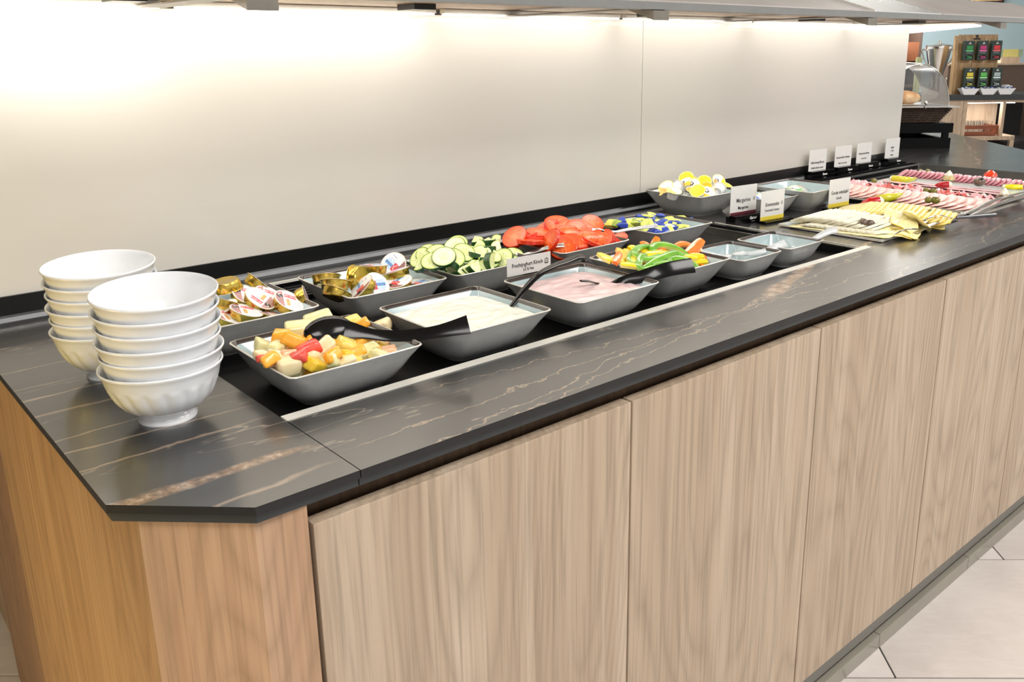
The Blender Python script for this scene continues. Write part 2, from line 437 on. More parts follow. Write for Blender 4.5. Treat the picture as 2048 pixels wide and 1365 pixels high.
# ------------------------------------------------------------------ worktop
wl = empty('worktop', (0, 0, 0)); tag(wl, 'dark marble worktop end piece with chamfered corner under the white bowls', 'worktop')
def slab(root, polys, name='slab'):
    m = MB()
    for p in polys: m.prism(p, -.0095, 0)
    o = m.build(name, [M_marble, M_edge], root)
    for f in o.data.polygons:
        if f.normal.z < .9: f.material_index = 1
    return o
slab(wl, [[(-.225, .1065), (-.117, 0), (-.0006, 0), (-.0006, .875), (-.225, .875)]])
MB().prism([(-.221, .1085), (-.115, .005), (-.0006, .005), (-.0006, .875), (-.221, .875)], -.0205, -.0096).build('support_board', M_sub, wl)
wm = empty('worktop', (0, 0, 0)); tag(wm, 'long dark marble worktop with white and brown veins around the food wells', 'worktop')
slab(wm, [[(.0006, 0), (2.98, 0), (3.16, .18), (.0006, .18)],
          [(1.37, .1801), (1.885, .1801), (1.885, .8199), (1.37, .8199)],
          [(.0006, .82), (2.8949, .82), (2.8949, .8745), (.0006, .8745)],
          [(2.895, .1801), (3.1601, .1801), (4.3, 1.32), (4.3, 2.0), (2.895, 2.0)]])
MB().prism([(.0006, .005), (2.975, .005), (3.155, .185), (.0006, .185)], -.0205, -.0096).build('support_board', M_sub, wm)
core = MB().bb((2.93, .2, -.94), (3.15, 1.9, -.0215)).prism([(3.15, .25), (4.2, 1.32), (4.2, 1.9), (3.15, 1.9)], -.94, -.0215).build('cabinet_block', M_door, loc=(0, 0, 0))
tag(core, 'wood clad end block of the buffet under the right end of the worktop', 'cabinet')
bh = empty('rear_counter', (0, 0, 0)); tag(bh, 'rear half of the buffet island behind the cream glass wall', 'counter')
MB().bb((-.18, .96, -.94), (2.89, 1.75, -.0215)).build('cabinet_front', M_door, bh)
MB().bb((-.224, .91, -.0205), (2.89, 1.80, 0)).build('rear_worktop', M_sub, bh)
up = MB().prism([(.8745, .046), (.8695, .046), (.8685, .0145), (.866, .010), (.861, .004), (.8595, .0002), (.8745, .0002)], -.225, 2.885, axis='x').build('upstand', M_black, loc=(0, 0, 0))
tag(up, 'black upstand strip along the foot of the cream glass wall', 'trim')
MB().prism([(.8664, .0105), (.8650, .0112), (.8600, .0052), (.8600, .0042)], -.225, 2.885, axis='x').build('fillet_highlight', simple('grey_fillet_highlight', (120, 124, 128), .25, coat=.5), up)  # grey strip painting the highlight along the upstand fillet

# ------------------------------------------------------------------ wells
w1 = empty('cold_well', (0, 0, 0)); tag(w1, 'black cold well holding the two rows of square bowls', 'food well')
ZB = -.019
m = MB().bb((.0006, .18, ZB-.004), (1.3694, .8199, ZB)).build('well_floor', M_blackwell, w1)
MB().bb((.001, .1805, ZB), (.004, .8195, -.010)).bb((1.366, .1805, ZB), (1.3695, .8195, -.0005)).bb((.004, .817, ZB), (1.366, .8198, -.001)).build('well_wall', M_black, w1)
MB().bb((-.0005, .1745, .0001), (1.402, .1905, .0016)).bb((1.386, .19, .0001), (1.3885, .6, .001)).build('front_rim', M_strip, w1)
MB().bb((.004, .812, -.004), (1.366, .817, .0008)).build('rear_rim', M_strip, w1)
g = MB()
for k in range(5): g.bb((.006, .722+k*.018, ZB), (1.364, .731+k*.018, ZB+.009))
g.build('vent_slats', M_black, w1)
MB().bb((1.10, .2, ZB), (1.3655, .204, ZB+.004)).bb((1.34, .28, ZB), (1.344, .8, -.002)).build('steel_rail', M_steel, w1)
w2 = empty('meat_well', (0, 0, 0)); tag(w2, 'steel framed cold well holding the platters of sliced meat', 'food well')
MB().bb((1.8855, .18, -.023), (2.8945, .8198, -.019)).build('well_floor', M_blackwell, w2)
MB().bb((1.8855, .1805, -.019), (1.889, .8195, .0)).bb((2.885, .1805, -.019), (2.8945, .8195, .004)).bb((1.889, .813, -.019), (2.885, .8198, .004)).build('well_wall', M_black, w2)
MB().bb((1.889, .775, -.019), (2.872, .779, .006)).bb((2.868, .2, -.019), (2.872, .775, .006)).build('steel_frame', M_steel, w2)
g = MB()
for k in range(120): g.bb((1.895+k*.008, .7705, -.012), (1.899+k*.008, .7752, .001))
gr = g.build('vent_grille', M_black, w2)
MB().bb((1.889, .1745, .0001), (2.9, .19, .0016)).build('front_rim', M_strip, w2)

# ------------------------------------------------------------------ cream glass wall
wa = empty('wall_back', (0, .875, .046)); tag(wa, kind='structure')
MB().bb((-.225, 0, 0), (1.4005, .012, .465)).build('glass_panel', M_panel, wa)
MB().bb((1.4022, 0, 0), (2.890, .012, .465)).build('glass_panel', M_panel, wa)
MB().bb((-.222, .012, -.04), (2.884, .03, .465)).build('backing_board', simple('pale_backing', (200, 196, 188), .6), wa)

# ------------------------------------------------------------------ shelf above
sh = empty('overhead_shelf', (0, 0, 0)); tag(sh, 'long overhead shelf with wooden underside and grey metal front edge above the buffet', 'shelf')
M_shw = wood('shelf_underside_wood', (196, 168, 142), (172, 140, 116), (212, 188, 164))
o = MB().bb((-.25, .0, -.006), (3.1, .86, .006)).build('shelf_board', M_shw, sh); o.location = (0, .44, .529)
M_alu = simple('grey_anodised_aluminium', (134, 134, 132), .32, metal=.35, var=.04)
MB().prism([(.4, .5075), (.41, .5065), (.412, .5205), (.4, .5215)], -.26, 3.15, axis='x').build('front_profile', M_alu, sh)
def speck():
    t = NT('speckled_ceiling_reflection', .3, spec=.5)  # speckle paints the acoustic ceiling mirrored in the guard glass
    v = t.coord(scale=(1, 1, 1)); n = t.noise(v, 95, 2, .6); n2 = t.noise(v, 2.5, 2)
    c = t.ramp(n2, [(.35, lin((176, 168, 164))), (.65, lin((190, 184, 180)))])
    t.col(t.mix(t.math('MULTIPLY', t.math('SUBTRACT', n, .66, clamp=True), 6, clamp=True), c, lin((110, 104, 104)))); return t.m
M_speck = speck()
M_frost = simple('frosted_glass', (196, 200, 200), .2, coat=.5, var=.06, scale=6)
def guardpoly(x0, x1, mat, name):
    mm = MB(); mm.prism([(.402, .5218), (.402, .5245), (.62, .590), (.62, .587)], x0, x1, axis='x'); return mm.build(name, mat, sh)
guardpoly(-.26, 1.745, M_speck, 'guard_panel'); guardpoly(1.75, 2.12, M_frost, 'guard_panel'); guardpoly(2.125, 3.15, M_speck, 'guard_panel')
MB().prism([(.401, .5216), (.401, .5262), (.62, .592), (.62, .586)], 1.744, 1.7515, axis='x').build('ceiling_line_reflection', M_strip, sh)  # white strip drawn for the ceiling line reflected in the guard
for x in (.095, .90, 1.705, 2.51):
    mm = MB().prism([(.395, .4875), (.395, .5055), (.47, .512), (.86, .5125), (.86, .5095), (.465, .5095)], x, x+.045, axis='x')
    mm.build('bracket', simple('grey_steel_bracket', (128, 122, 112), .35, metal=.4) if 'grey_steel_bracket' not in MATS else MATS['grey_steel_bracket'], sh)
for x in (.02, .56, 1.25, 1.96, 2.6):
    MB().bb((x, .7, .512), (x+.05, .76, .5228)).build('clip', M_black, sh)
for i, x in enumerate(SHELF_BARS):
    lb = empty('light_bar', (x+.275, .851, .512)); tag(lb, 'slim white light bar under the shelf, '+('first at the left edge', 'second from the left edge', 'third from the left edge', 'left of the panel joint', 'right of the panel joint', 'nearest the right end of the wall')[i], 'lamp', 'light bars above the cream wall')
    b0 = -.06 if i == 0 else -.274
    MB().bb((b0, -.009, .001), (.274, .009, .010)).build('housing', M_strip, lb)
    MB().bb((b0+.004, -.008, -.003), (.27, .008, .001)).build('diffuser', M_lamp, lb)
el = empty('lit_underside', (2.99, .82, .51)); tag(el, 'bright white shelf underside at the open right end, lit look given as glow', 'lamp')
MB().bb((-.035, -.17, .004), (.035, .42, .0125)).build('housing', M_strip, el)
MB().prism([(-.055, .06), (-.04, -.16), (.11, -.12), (1.19, .69), (.3, .69)], -.002, .004).build('diffuser', emis('glowing_underside', (255, 252, 246), 2.2), el)  # glowing sheet stands for the overexposed white shelf underside

# ------------------------------------------------------------------ square grey bowls
def rsq(h, cr, z, n=5, bow=0.0):
    pts = []
    for q in range(4):
        sx, sy = ((1, 1), (-1, 1), (-1, -1), (1, -1))[q]
        for k in range(n):
            a = PI/2*q + PI/2*k/(n-1)
            pts.append(Vector((sx*(h-cr)+cr*math.cos(a), sy*(h-cr)+cr*math.sin(a), z)))
        a0 = pts[-1]; nx = Vector((((-1, 1), (-1, -1), (1, -1), (1, 1))[q][0]*(h-cr), 0, 0))
        d = ((0, 1), (-1, 0), (0, -1), (1, 0))[q]
        pts.append(Vector((d[0]*(h+bow), d[1]*(h+bow), z)))
    return pts
def bowl_meshes(R, H, B):
    prof = [(B*.90, 0.0, .018), (B*.93, .003, .02), (B, .0065, .024), (B+(R-B)*.28, H*.27, .026), (B+(R-B)*.52, H*.48, .024), (B+(R-B)*.76, H*.74, .02), (R-.0012, H-.003, .0125), (R, H-.001, .012)]
    out = MB().loft([rsq(h, c, z, bow=.0012) for h, z, c in prof], cap1=False)
    wi = .0042
    rim_o = rsq(R, .012, H-.001, bow=.0012)
    edge = MB().loft([rim_o, rsq(R-.0006, .012, H, bow=.0012), rsq(R-.0022, .0115, H+.0002, bow=.0012)], cap0=False, cap1=False)
    rim = MB().loft([rsq(R-.0022, .0115, H+.0002, bow=.0012), rsq(R-wi, .011, H-.001, bow=.001), rsq(R-wi-.0028, .011, H-.0052, bow=.001)], cap0=False, cap1=False)
    ip = [(R-wi-.0028, H-.0052, .011), (B+(R-B)*.74-wi, H*.74, .018), (B+(R-B)*.48-wi, H*.48, .022), (B+(R-B)*.22-wi, H*.27, .024), (B-.006, .013, .022), (B*.7, .0105, .02)]
    inn = MB().loft([rsq(h, c, z, bow=.001 if i == 0 else 0) for i, (h, z, c) in enumerate(ip)], cap0=False)
    return (out.mesh('body', M_bowlout, True, 50), inn.mesh('glazed_inside', M_bowlin, True, 50), rim.mesh('rim', M_bowlrim, True), edge.mesh('rim_edge', M_rimlite, True))
BM_L = bowl_meshes(.1, .06, .068)
BM_S = bowl_meshes(.0695, .049, .05)
def bowl(x, y, z, label, big=True, rz=0):
    r = empty('serving_bowl', (x, y, z), rz); tag(r, label, 'bowl', 'square grey serving bowls')
    ms = BM_L if big else BM_S
    newobj('body', ms[0], r); newobj('glazed_inside', ms[1], r); newobj('rim', ms[2], r)
    e = newobj('rim_edge', ms[3], r)
    return r
ZR = ZB+.0605
bowl(.121, .300, ZB, 'square grey bowl of fruit salad in the front row', rz=.0)
bowl(.365, .303, ZB, 'square grey bowl filled with white yoghurt')
bowl(.615, .298, ZB, 'square grey bowl filled with pink cherry yoghurt')
bowl(.850, .322, ZB, 'square grey bowl of green, yellow and orange pepper strips')
bowl(1.050, .288, ZB, 'small empty square bowl with clear spoon, beside the pepper strips', False)
bowl(1.207, .285, ZB, 'small empty square bowl with clear spoon, at the right end of the front row', False)
bowl(.108, .575, ZB, 'square grey bowl of gold jam cups with orange and red lids, behind the fruit bowl')
bowl(.361, .578, ZB, 'square grey bowl of gold jam cups with blue lids, behind the yoghurt')
bowl(.578, .578, ZB, 'square grey bowl heaped with cucumber slices')
bowl(.838, .577, ZB, 'square grey bowl heaped with tomato slices')
bowl(1.121, .575, ZB, 'square grey bowl of blue and lime wrapped butter packets')
bowl(1.483, .748, .0, 'square grey bowl of yellow and white cream cups, behind the margarine sign')
bowl(1.757, .590, .0, 'square grey bowl with a few green and white cups, beside the gouda sign')
bowl(1.597, .600, .0, 'small square bowl with blue and white cups, half hidden behind the two sign cards', False)

# ------------------------------------------------------------------ porcelain bowl stacks
def cafe_meshes():
    def fl(r, z, a):
        if .013 < z < .0525:
            k = min(1, (.0525-z)/.004)*min(1, (z-.013)/.012)
            return r*(1-.030*k+.040*k*abs(math.sin(a*9+z*22))**.7)
        return r
    prof = [(.034, 0), (.0345, .003), (.030, .0075), (.029, .0095), (.034, .012), (.0415, .016), (.049, .022), (.0560, .031), (.0588, .036), (.0610, .041), (.0630, .0462), (.0642, .0492), (.0650, .0528), (.0655, .0545), (.0672, .0615), (.0695, .067), (.0712, .0695), (.0710, .0712), (.0700, .0717)]
    body = MB().lathe(prof, 144, fn=fl, cap1=False)
    inn = MB().lathe([(.0700, .0717), (.0688, .0708), (.0668, .066), (.0640, .056), (.0590, .041), (.0500, .027), (.037, .0175), (.02, .0145), (.004, .0142)], 96, cap0=False)
    return body.mesh('body', M_porc, True, 60), inn.mesh('inside', M_porc, True, 60)
CB, CI = cafe_meshes()
ords = ['bottom', 'second from the bottom', 'third from the bottom', 'fourth from the bottom', 'fifth from the bottom', 'topmost']
for st, (cx_, cy_, tiltx, tilty, nm) in enumerate(((-.100, .290, .017, -.004, 'front'), (-.103, .500, .012, -.004, 'rear'))):
    for k in range(6):
        r = empty('porcelain_bowl')
        tl_ = tiltx*k*.85
        place(r, (cx_ + (-.0012, .0015, -.001, .001, -.0005, 0)[k], cy_-.0012*k*(1 if st == 0 else .4), (.0186, .0176)[st]*k), Matrix.Rotation(tl_, 3, 'X') @ Matrix.Rotation(tilty*k, 3, 'Y') @ Matrix.Rotation(.3*k, 3, 'Z'))
        tag(r, 'white fluted porcelain bowl, %s in the %s stack' % (ords[k], nm), 'bowl', 'stacked white porcelain bowls')
        newobj('body', CB, r); newobj('inside', CI, r)

# ------------------------------------------------------------------ yoghurt
def creamy(name, cx_, cy_, z, h, mat, seed, label, cat):
    n = 44; m = MB(); vs = []; fs = []
    for j in range(n+1):
        for i in range(n+1):
            u = -1+2*i/n; v = -1+2*j/n
            x_, y_ = u*h, v*h
            # round the corners
            r_ = max(abs(u), abs(v)); 
            k = 1-.08*(min(abs(u), abs(v))**4)
            p = Vector((x_*k, y_*k, 0))
            hh = mnoise.noise(Vector((x_*34+seed, y_*40, seed)))*.0019 + mnoise.noise(Vector((x_*90, y_*110+seed, 3)))*.0008
            sw = math.sin((math.hypot(x_+.01, y_-.01)*240+mnoise.noise(Vector((x_*30, y_*30, seed)))*5))*.0007
            edge = max(0, r_-.86)/.14
            vs.append((p.x, p.y, (hh+sw)*(1-edge*.8)+.0015*(1-r_**2)*2-edge*.001))
    for j in range(n):
        for i in range(n): a = j*(n+1)+i; fs.append((a, a+1, a+n+2, a+n+1))
    m.add(vs, fs)
    # closed underside
    rb = [Vector((-h, -h, -.01)), Vector((h, -h, -.01)), Vector((h, h, -.01)), Vector((-h, h, -.01))]
    o = m.build(name, mat, loc=(cx_, cy_, z), smooth=True, ang=80); tag(o, label, cat)
    return o
M_yog = simple('white_yoghurt', (240, 238, 224), .22, coat=.2, sss=.2, var=.01)
M_pink = simple('pink_yoghurt', (234, 204, 205), .22, coat=.25, sss=.2, var=.015)
creamy('yoghurt', .365, .303, ZR-.011, .0885, M_yog, 2.2, 'thick white yoghurt swirled in the square bowl between fruit and pink yoghurt', 'yoghurt')
creamy('cherry_yoghurt', .615, .298, ZR-.011, .0885, M_pink, 8.1, 'pale pink cherry yoghurt filling the third bowl of the front row', 'yoghurt')

# ------------------------------------------------------------------ utensils
def strap(pts, ws, th, m, seg=5, normals=None):
    """flat strap along pts with half widths ws, facing up"""
    rings = []
    P = [Vector(p) for p in pts]
    for i, p in enumerate(P):
        t = (P[min(i+1, len(P)-1)]-P[max(i-1, 0)]).normalized()
        up = Vector(normals[i] if normals else (0, 0, 1)); a = t.cross(up).normalized(); b = a.cross(t).normalized()
        w = ws[i]; rings.append([p+a*w+b*th*.3, p+a*w*.6+b*th, p-a*w*.6+b*th, p-a*w+b*th*.3, p-a*w-b*th*.3, p-a*w*.6-b*th*.6, p+a*w*.6-b*th*.6, p+a*w-b*th*.3])
    m.loft(rings)
def spoon(name, label, pts, ws, mat, bowl_at, bowl_r, bowl_rot, normals=None, cup=True, th=.0016, loc0=None):
    r = empty(name, tuple(pts[0])); tag(r, label, 'spoon')
    base = Vector(pts[0])
    pp = smoothpts([Vector(p)-base for p in pts], 5)
    ww = [v.x for v in smoothpts([Vector((w, 0, 0)) for w in ws], 5)]
    nn = smoothpts([Vector(n) for n in normals], 5) if normals else None
    m = MB(); strap(pp, ww, th, m, normals=nn); m.build('handle', mat, r, smooth=True, ang=50)
    # bowl of the spoon: half ellipsoid shell
    if cup:
        m = MB(); rings = []; R3 = bowl_rot; a, b, c = bowl_r; seg = 20
        for k in range(0, 7):
            t = PI/2*k/6
            rings.append([Vector(bowl_at)-base + R3 @ Vector((a*math.cos(t)*math.cos(2*PI*i/seg), b*math.cos(t)*math.sin(2*PI*i/seg), -c*math.sin(t))) for i in range(seg)])
        rings[-1] = [Vector(bowl_at)-base + R3 @ Vector((a*.04*math.cos(2*PI*i/seg), b*.04*math.sin(2*PI*i/seg), -c)) for i in range(seg)]
        inner = []
        for k in range(6, -1, -1):
            t = PI/2*k/6; s_ = .93
            inner.append([Vector(bowl_at)-base + R3 @ Vector((max(a*s_*math.cos(t), .0006)*math.cos(2*PI*i/seg), max(b*s_*math.cos(t), .0006)*math.sin(2*PI*i/seg), -c*math.sin(t)+.0015*(k > 0))) for i in range(seg)])
        m.loft(rings, cap0=False); m.loft(inner, cap1=False)
        m.loft([rings[0], inner[-1]], cap0=False, cap1=False)
        m.build('bowl', mat, r, smooth=True, ang=60)
    return r
Z1 = zoomer(560, 600, 2048/420)
def P1(X, Y, y): return at(*Z1(X, Y), y=y)
# spoon in the fruit salad
hp = [P1(420, 300, .300), P1(640, 290, .290), P1(860, 330, .272), P1(1060, 352, .255), P1(1300, 345, .232), P1(1560, 305, .208), P1(1840, 240, .186)]
up1 = [(-.25, -.75, .6)]*3+[(-.2, -.72, .65)]*4
spoon('serving_spoon', 'black plastic serving spoon resting across the fruit salad and yoghurt bowls', hp, [.010, .013, .0085, .0088, .0092, .0098, .0145], M_plastic,
      P1(480, 305, .302), (.037, .023, .012), Matrix.Rotation(math.radians(-4), 3, 'Z') @ Matrix.Rotation(math.radians(48), 3, 'X') @ Matrix.Rotation(math.radians(180), 3, 'X'), up1)
# ladle in the yoghurt
Z3 = zoomer(750, 400, 2048/600)
def P3_(X, Y, y): return at(*Z3(X, Y), y=y)
hp = [P3_(915, 750, .285), P3_(960, 690, .29), P3_(1030, 600, .298), P3_(1120, 510, .31), P3_(1230, 450, .325), P3_(1330, 412, .338), P3_(1400, 388, .345), P3_(1428, 398, .346), P3_(1434, 425, .346)]
spoon('serving_spoon', 'black plastic ladle standing in white yoghurt, arching over the pink yoghurt', hp, [.0035, .0045, .0055, .0065, .0075, .008, .0085, .0085, .0075], M_plastic,
      None, None, None, [(-.6, -.3, .7)]*3+[(-.35, -.3, .85)]*5+[(.8, .3, .4)], cup=False, th=.0022)
# spoon in the pink yoghurt
hp = [P3_(1380, 560, .285), P3_(1460, 553, .286), P3_(1540, 585, .286), P3_(1640, 575, .283), P3_(1740, 548, .28), P3_(1880, 512, .275), P3_(2040, 455, .27), P3_(2110, 450, .268)]
Z7 = zoomer(1170, 470, 2048/290)
def P7(X, Y, y): return at(*Z7(X, Y), y=y)
hp = [P7(-60, 655, .283), P7(60, 660, .284), P7(180, 690, .285), P7(330, 700, .280), P7(520, 665, .265), P7(760, 600, .245), P7(1000, 535, .225), P7(1250, 470, .210), P7(1530, 430, .198)]
spoon('serving_spoon', 'black plastic serving spoon lying in pink yoghurt, handle crossing to the pepper bowl', hp, [.0035, .0055, .0035, .006, .0095, .0112, .0128, .0135, .0142], M_plastic,
      None, None, None, [(0, -.1, 1)]*4+[(-.2, -.8, .55)]*5, cup=False)

def metal_fork(label, pix, y0, y1, zo):
    pts = [at(*zo(X, Y), y=y0+(y1-y0)*i/(len(pix)-1)) for i, (X, Y) in enumerate(pix)]
    r = empty('serving_fork', tuple(pts[0])); tag(r, label, 'fork'); b = pts[0]
    pp = smoothpts([p-b for p in pts], 5); n = len(pp)
    m = MB(); strap(pp[n//3:], [.0025+.0035*(i/(n*2/3)) for i in range(n-n//3)], .0022, m, normals=[(-.2, -.5, .85)]*(n-n//3)); m.build('handle', M_steel, r, smooth=True)
    m = MB()
    for s in (-1, -.33, .33, 1):
        tn = [p + Vector((.35, .9, 0))*(s*.006) for p in pp[:n//3]]
        m.tube(tn, .0008, 6)
    strap(pp[n//3-3:n//3+2], [.007, .0065, .005, .003, .0025], .0009, m)
    m.build('tines', M_chrome, r, smooth=True)
Z5 = zoomer(1000, 420, 2048/260)
metal_fork('silver serving fork stuck in the cucumber slices', [(-110, 690), (40, 672), (180, 690), (330, 715), (480, 680), (700, 610), (880, 565), (1010, 552)], .57, .50, Z5)
metal_fork('silver serving fork stuck in the tomato slices', [(1380, 355), (1480, 305), (1580, 305), (1700, 340), (1830, 350), (1950, 325), (2150, 290), (2380, 258), (2480, 250)], .56, .50, Z5)

# clear plastic spoons
Z4 = zoomer(1150, 320, 2048/600)
def P4(X, Y, y): return at(*Z4(X, Y), y=y)
def clearspoon(label, pts, ws):
    r = empty('clear_spoon', tuple(pts[0])); tag(r, label, 'spoon'); b = pts[0]
    m = MB(); pp = smoothpts([p-b for p in pts], 5); ww = [v.x for v in smoothpts([Vector((w, 0, 0)) for w in ws], 5)]
    strap(pp, ww, .0026, m, normals=[(-.3, -.6, .7)]*len(pp)); m.build('handle', M_spoonclear, r, smooth=True)
    m = MB(); m.ell(pp[0], (.022, .014, .004), rot=Matrix.Rotation(-.2, 3, 'Z')); m.build('bowl', M_spoonclear, r, smooth=True)
clearspoon('clear plastic spoon leaning out of the small empty bowl beside the pepper strips', [P4(1130, 640, .29), P4(1200, 640, .275), P4(1290, 625, .26), P4(1370, 595, .25), P4(1440, 568, .24)], [.006, .005, .006, .008, .0095])
clearspoon('clear plastic spoon leaning out of the last small empty bowl toward the cheese platter', [P4(1520, 590, .285), P4(1590, 560, .275), P4(1660, 525, .265), P4(1730, 490, .255), P4(1785, 475, .245)], [.006, .005, .006, .008, .0095])
clearspoon('clear plastic spoon lying in the pepper strips beside the small empty bowl', [P4(1030, 660, .31), P4(960, 650, .315), P4(900, 640, .32), P4(860, 640, .325)], [.004, .005, .006, .007])

# ------------------------------------------------------------------ jam cups
def jam_meshes(kind):
    R = .0265
    cup = MB().lathe([(.0195, -.0150), (.0205, -.0153), (.0215, -.0145), (.0228, -.011), (.0236, -.003), (.0238, -.0006)], 28, cap1=False)
    cup.lathe([(.0165, -.0143), (.0175, -.0147), (.0195, -.0150)], 28, cap1=False)
    flange = MB().lathe([(.0238, -.0008), (.0262, -.0007), (R, -.0002), (R, .0003), (.0255, .0006)], 36, cap1=False)
    # printed lid : small grid of coloured faces clipped to the disc
    m = MB(); n = 46; g = {}; r_ = .0256
    rnd = random.Random(3)
    W_ = lin((232, 232, 236)); 
    def colr(x, y):
        x, y = x/r_, y/r_
        rr = math.hypot(x, y)
        if rr > .93: return lin((222, 222, 224))
        if kind == 'red':
            if (x+.62)**2+(y-.25)**2 < .045: 
                if abs(x+.62-.4*math.sin(y*14)*.2) < .03: return lin((220, 220, 220))
                return lin((48, 46, 50))
            if x < -.34 and y < .55 and rr > .3 and (x+.34) < -.06-.3*abs(y): return lin((196, 150, 150)) if int(x*23+y*31) % 3 else lin((120, 76, 78))
            if x < -.4: return lin((206, 168, 160)) if int(x*31-y*19) % 2 else lin((168, 96, 104))
            if -.3 < x < .52 and .28 < y < .62: return lin((236, 220, 222)) if (abs(y-.45) < .05 and int(x*26) % 2) else lin((216, 72, 86))
            if -.22 < x < -.02 and -.62 < y < .1: return lin((240, 186, 116)) if int(y*24) % 3 else lin((176, 130, 80))
            if -.02 <= x < .1 and -.5 < y < .05: return lin((246, 216, 176))
            if .16 < x < .68 and -.7 < y < .1 and int((x-.16)*24) % 2 == 0: return lin((196, 196, 204))
            return W_
        if (x+.62)**2+(y-.25)**2 < .035: return lin((44, 44, 48))
        if x < -.45: return lin((186, 120, 116)) if int(x*31-y*19) % 2 else lin((90, 50, 44))
        if -.42 < x < -.02 and -.25 < y < .4: 
            if abs((x+.22)*1.4+abs(y-.08)-.18) < .035: return lin((244, 226, 226))
            return lin((214, 62, 70))
        if 0 < x < .72 and .02 < y < .22: return lin((110, 156, 206)) if int(x*30) % 2 else lin((70, 120, 184))
        if 0 < x < .7 and -.24 < y < .5: return lin((176, 204, 232)) if int(x*9+y*13) % 2 else lin((206, 222, 238))
        if .12 < x < .6 and -.6 < y < -.3 and int(y*40) % 2: return lin((180, 186, 200))
        return W_
    for j in range(n):
        for i in range(n):
            cx_ = (-1+2*(i+.5)/n)*r_; cy_ = (-1+2*(j+.5)/n)*r_
            if math.hypot(cx_, cy_) > r_*1.0: continue
            h = r_/n
            def cl(x, y):
                q = math.hypot(x, y)
                if q > r_: x, y = x*r_/q, y*r_/q
                return (x, y, .0009)
            m.add([cl(cx_-h, cy_-h), cl(cx_+h, cy_-h), cl(cx_+h, cy_+h), cl(cx_-h, cy_+h)], [(0, 1, 2, 3)], 0, colr(cx_, cy_))
    rim = MB().lathe([(.0245, .0003), (.0262, .0004), (.0262, .0008), (.0245, .0009)], 36, cap0=False, cap1=False)
    return cup.mesh('foil_cup', M_gold, True), flange.mesh('flange', M_gold, True), m.mesh('printed_lid', M_print), rim.mesh('lid_edge', M_panel, True)
JM = {'red': jam_meshes('red'), 'blue': jam_meshes('blue')}
def jam(kind, px, py, y, n, spin, label, grp):
    p = at(px, py, y=y)
    r = empty('jam_cup'); place(r, p, basis(n, spin)); tag(r, label, 'jam', grp)
    for nm, me in zip(('foil_cup', 'flange', 'printed_lid', 'lid_edge'), JM[kind]): newobj(nm, me, r)
ZJ = zoomer(420, 520, 2048/240)
G1 = 'jam cups in the bowl behind the fruit'
for X, Y, y, n, sp, lb in (
    (1350, 700, .528, nrm(.55, .12, .80), -.25, 'gold jam cup with red and orange printed lid tilted to the front, rightmost facing lid'),
    (620, 865, .520, nrm(.34, -.05, .94), -.25, 'gold jam cup with printed lid lying nearly flat at the front of the bowl'),
    (1010, 620, .575, nrm(.58, .12, .80), -.3, 'gold jam cup with orange lettered lid directly behind the front right lid'),
    (860, 660, .545, nrm(.6, .12, .78), 2.4, 'gold jam cup with pale lid squeezed in the middle of the heap'),
    (630, 600, .585, nrm(.55, .15, .8), -.2, 'gold jam cup with dark round emblem lid at the left of the heap'),
    (850, 400, .620, nrm(.55, -.45, .6), 0, 'gold jam cup tilted away so only its foil side shows, at the top back'),
    (290, 500, .610, nrm(.1, -.1, -1), 0, 'upside down gold jam cup at the back left'),
    (270, 690, .565, nrm(.25, -.35, .9), 1, 'gold jam cup lying under the dark emblem lid at the left'),
    (1660, 690, .545, nrm(.95, -.25, .25), 0, 'gold jam cup standing on edge at the right corner'),
    (290, 960, .525, nrm(.45, -.1, .88), 0, 'gold jam cup leaning at the front left corner beside the white bowls'),
    (1080, 930, .520, nrm(.3, -.2, .9), 0, 'gold jam cup peeking out between the two front printed lids'),
    (200, 830, .560, nrm(-.3, .2, .9), 0, 'gold jam cup with flowered lid partly hidden by the white bowls')):
    x_, y_ = ZJ(X, Y); jam('red', x_, y_, y, n, sp, lb, G1)
ZK = zoomer(590, 500, 2048/310)
G2 = 'jam cups in the bowl behind the yoghurt'
for X, Y, y, n, sp, lb in (
    (870, 490, .525, nrm(-.62, .30, .70), 1.1, 'gold jam cup with blue print and red banner lid, leaning toward the front corner'),
    (1360, 420, .540, nrm(-.18, .22, .95), .35, 'gold jam cup with blue printed lid facing up at the front right'),
    (1330, 280, .570, nrm(-.28, -.12, .95), .3, 'gold jam cup with tilted lid seen edge on, right of the middle'),
    (1300, 205, .630, nrm(-.2, .8, .5), 1.5, 'gold jam cup with blue lettered lid standing at the back'),
    (1040, 205, .610, nrm(0, -.15, 1), 0, 'gold jam cup standing level at the back of the blue lid heap'),
    (410, 350, .600, nrm(-.1, -.42, .9), 0, 'gold jam cup nearest the left corner, tilted away'),
    (530, 420, .560, nrm(.0, -.42, .9), 0, 'gold jam cup overlapping the leftmost one, tilted away'),
    (560, 540, .530, nrm(.3, -.5, .8), 0, 'gold jam cup low at the front left edge'),
    (800, 390, .565, nrm(-.9, -.3, -.25), 0, 'gold jam cup showing its round foil base in the middle'),
    (1660, 440, .520, nrm(.02, .05, 1), .4, 'jam cup lying flat and low at the right side of the bowl'),
    (1080, 480, .535, nrm(.6, .5, .5), 0, 'jam cup with brown flowered lid half hidden in the centre')):
    x_, y_ = ZK(X, Y); jam('blue', x_, y_, y, n, sp, lb, G2)

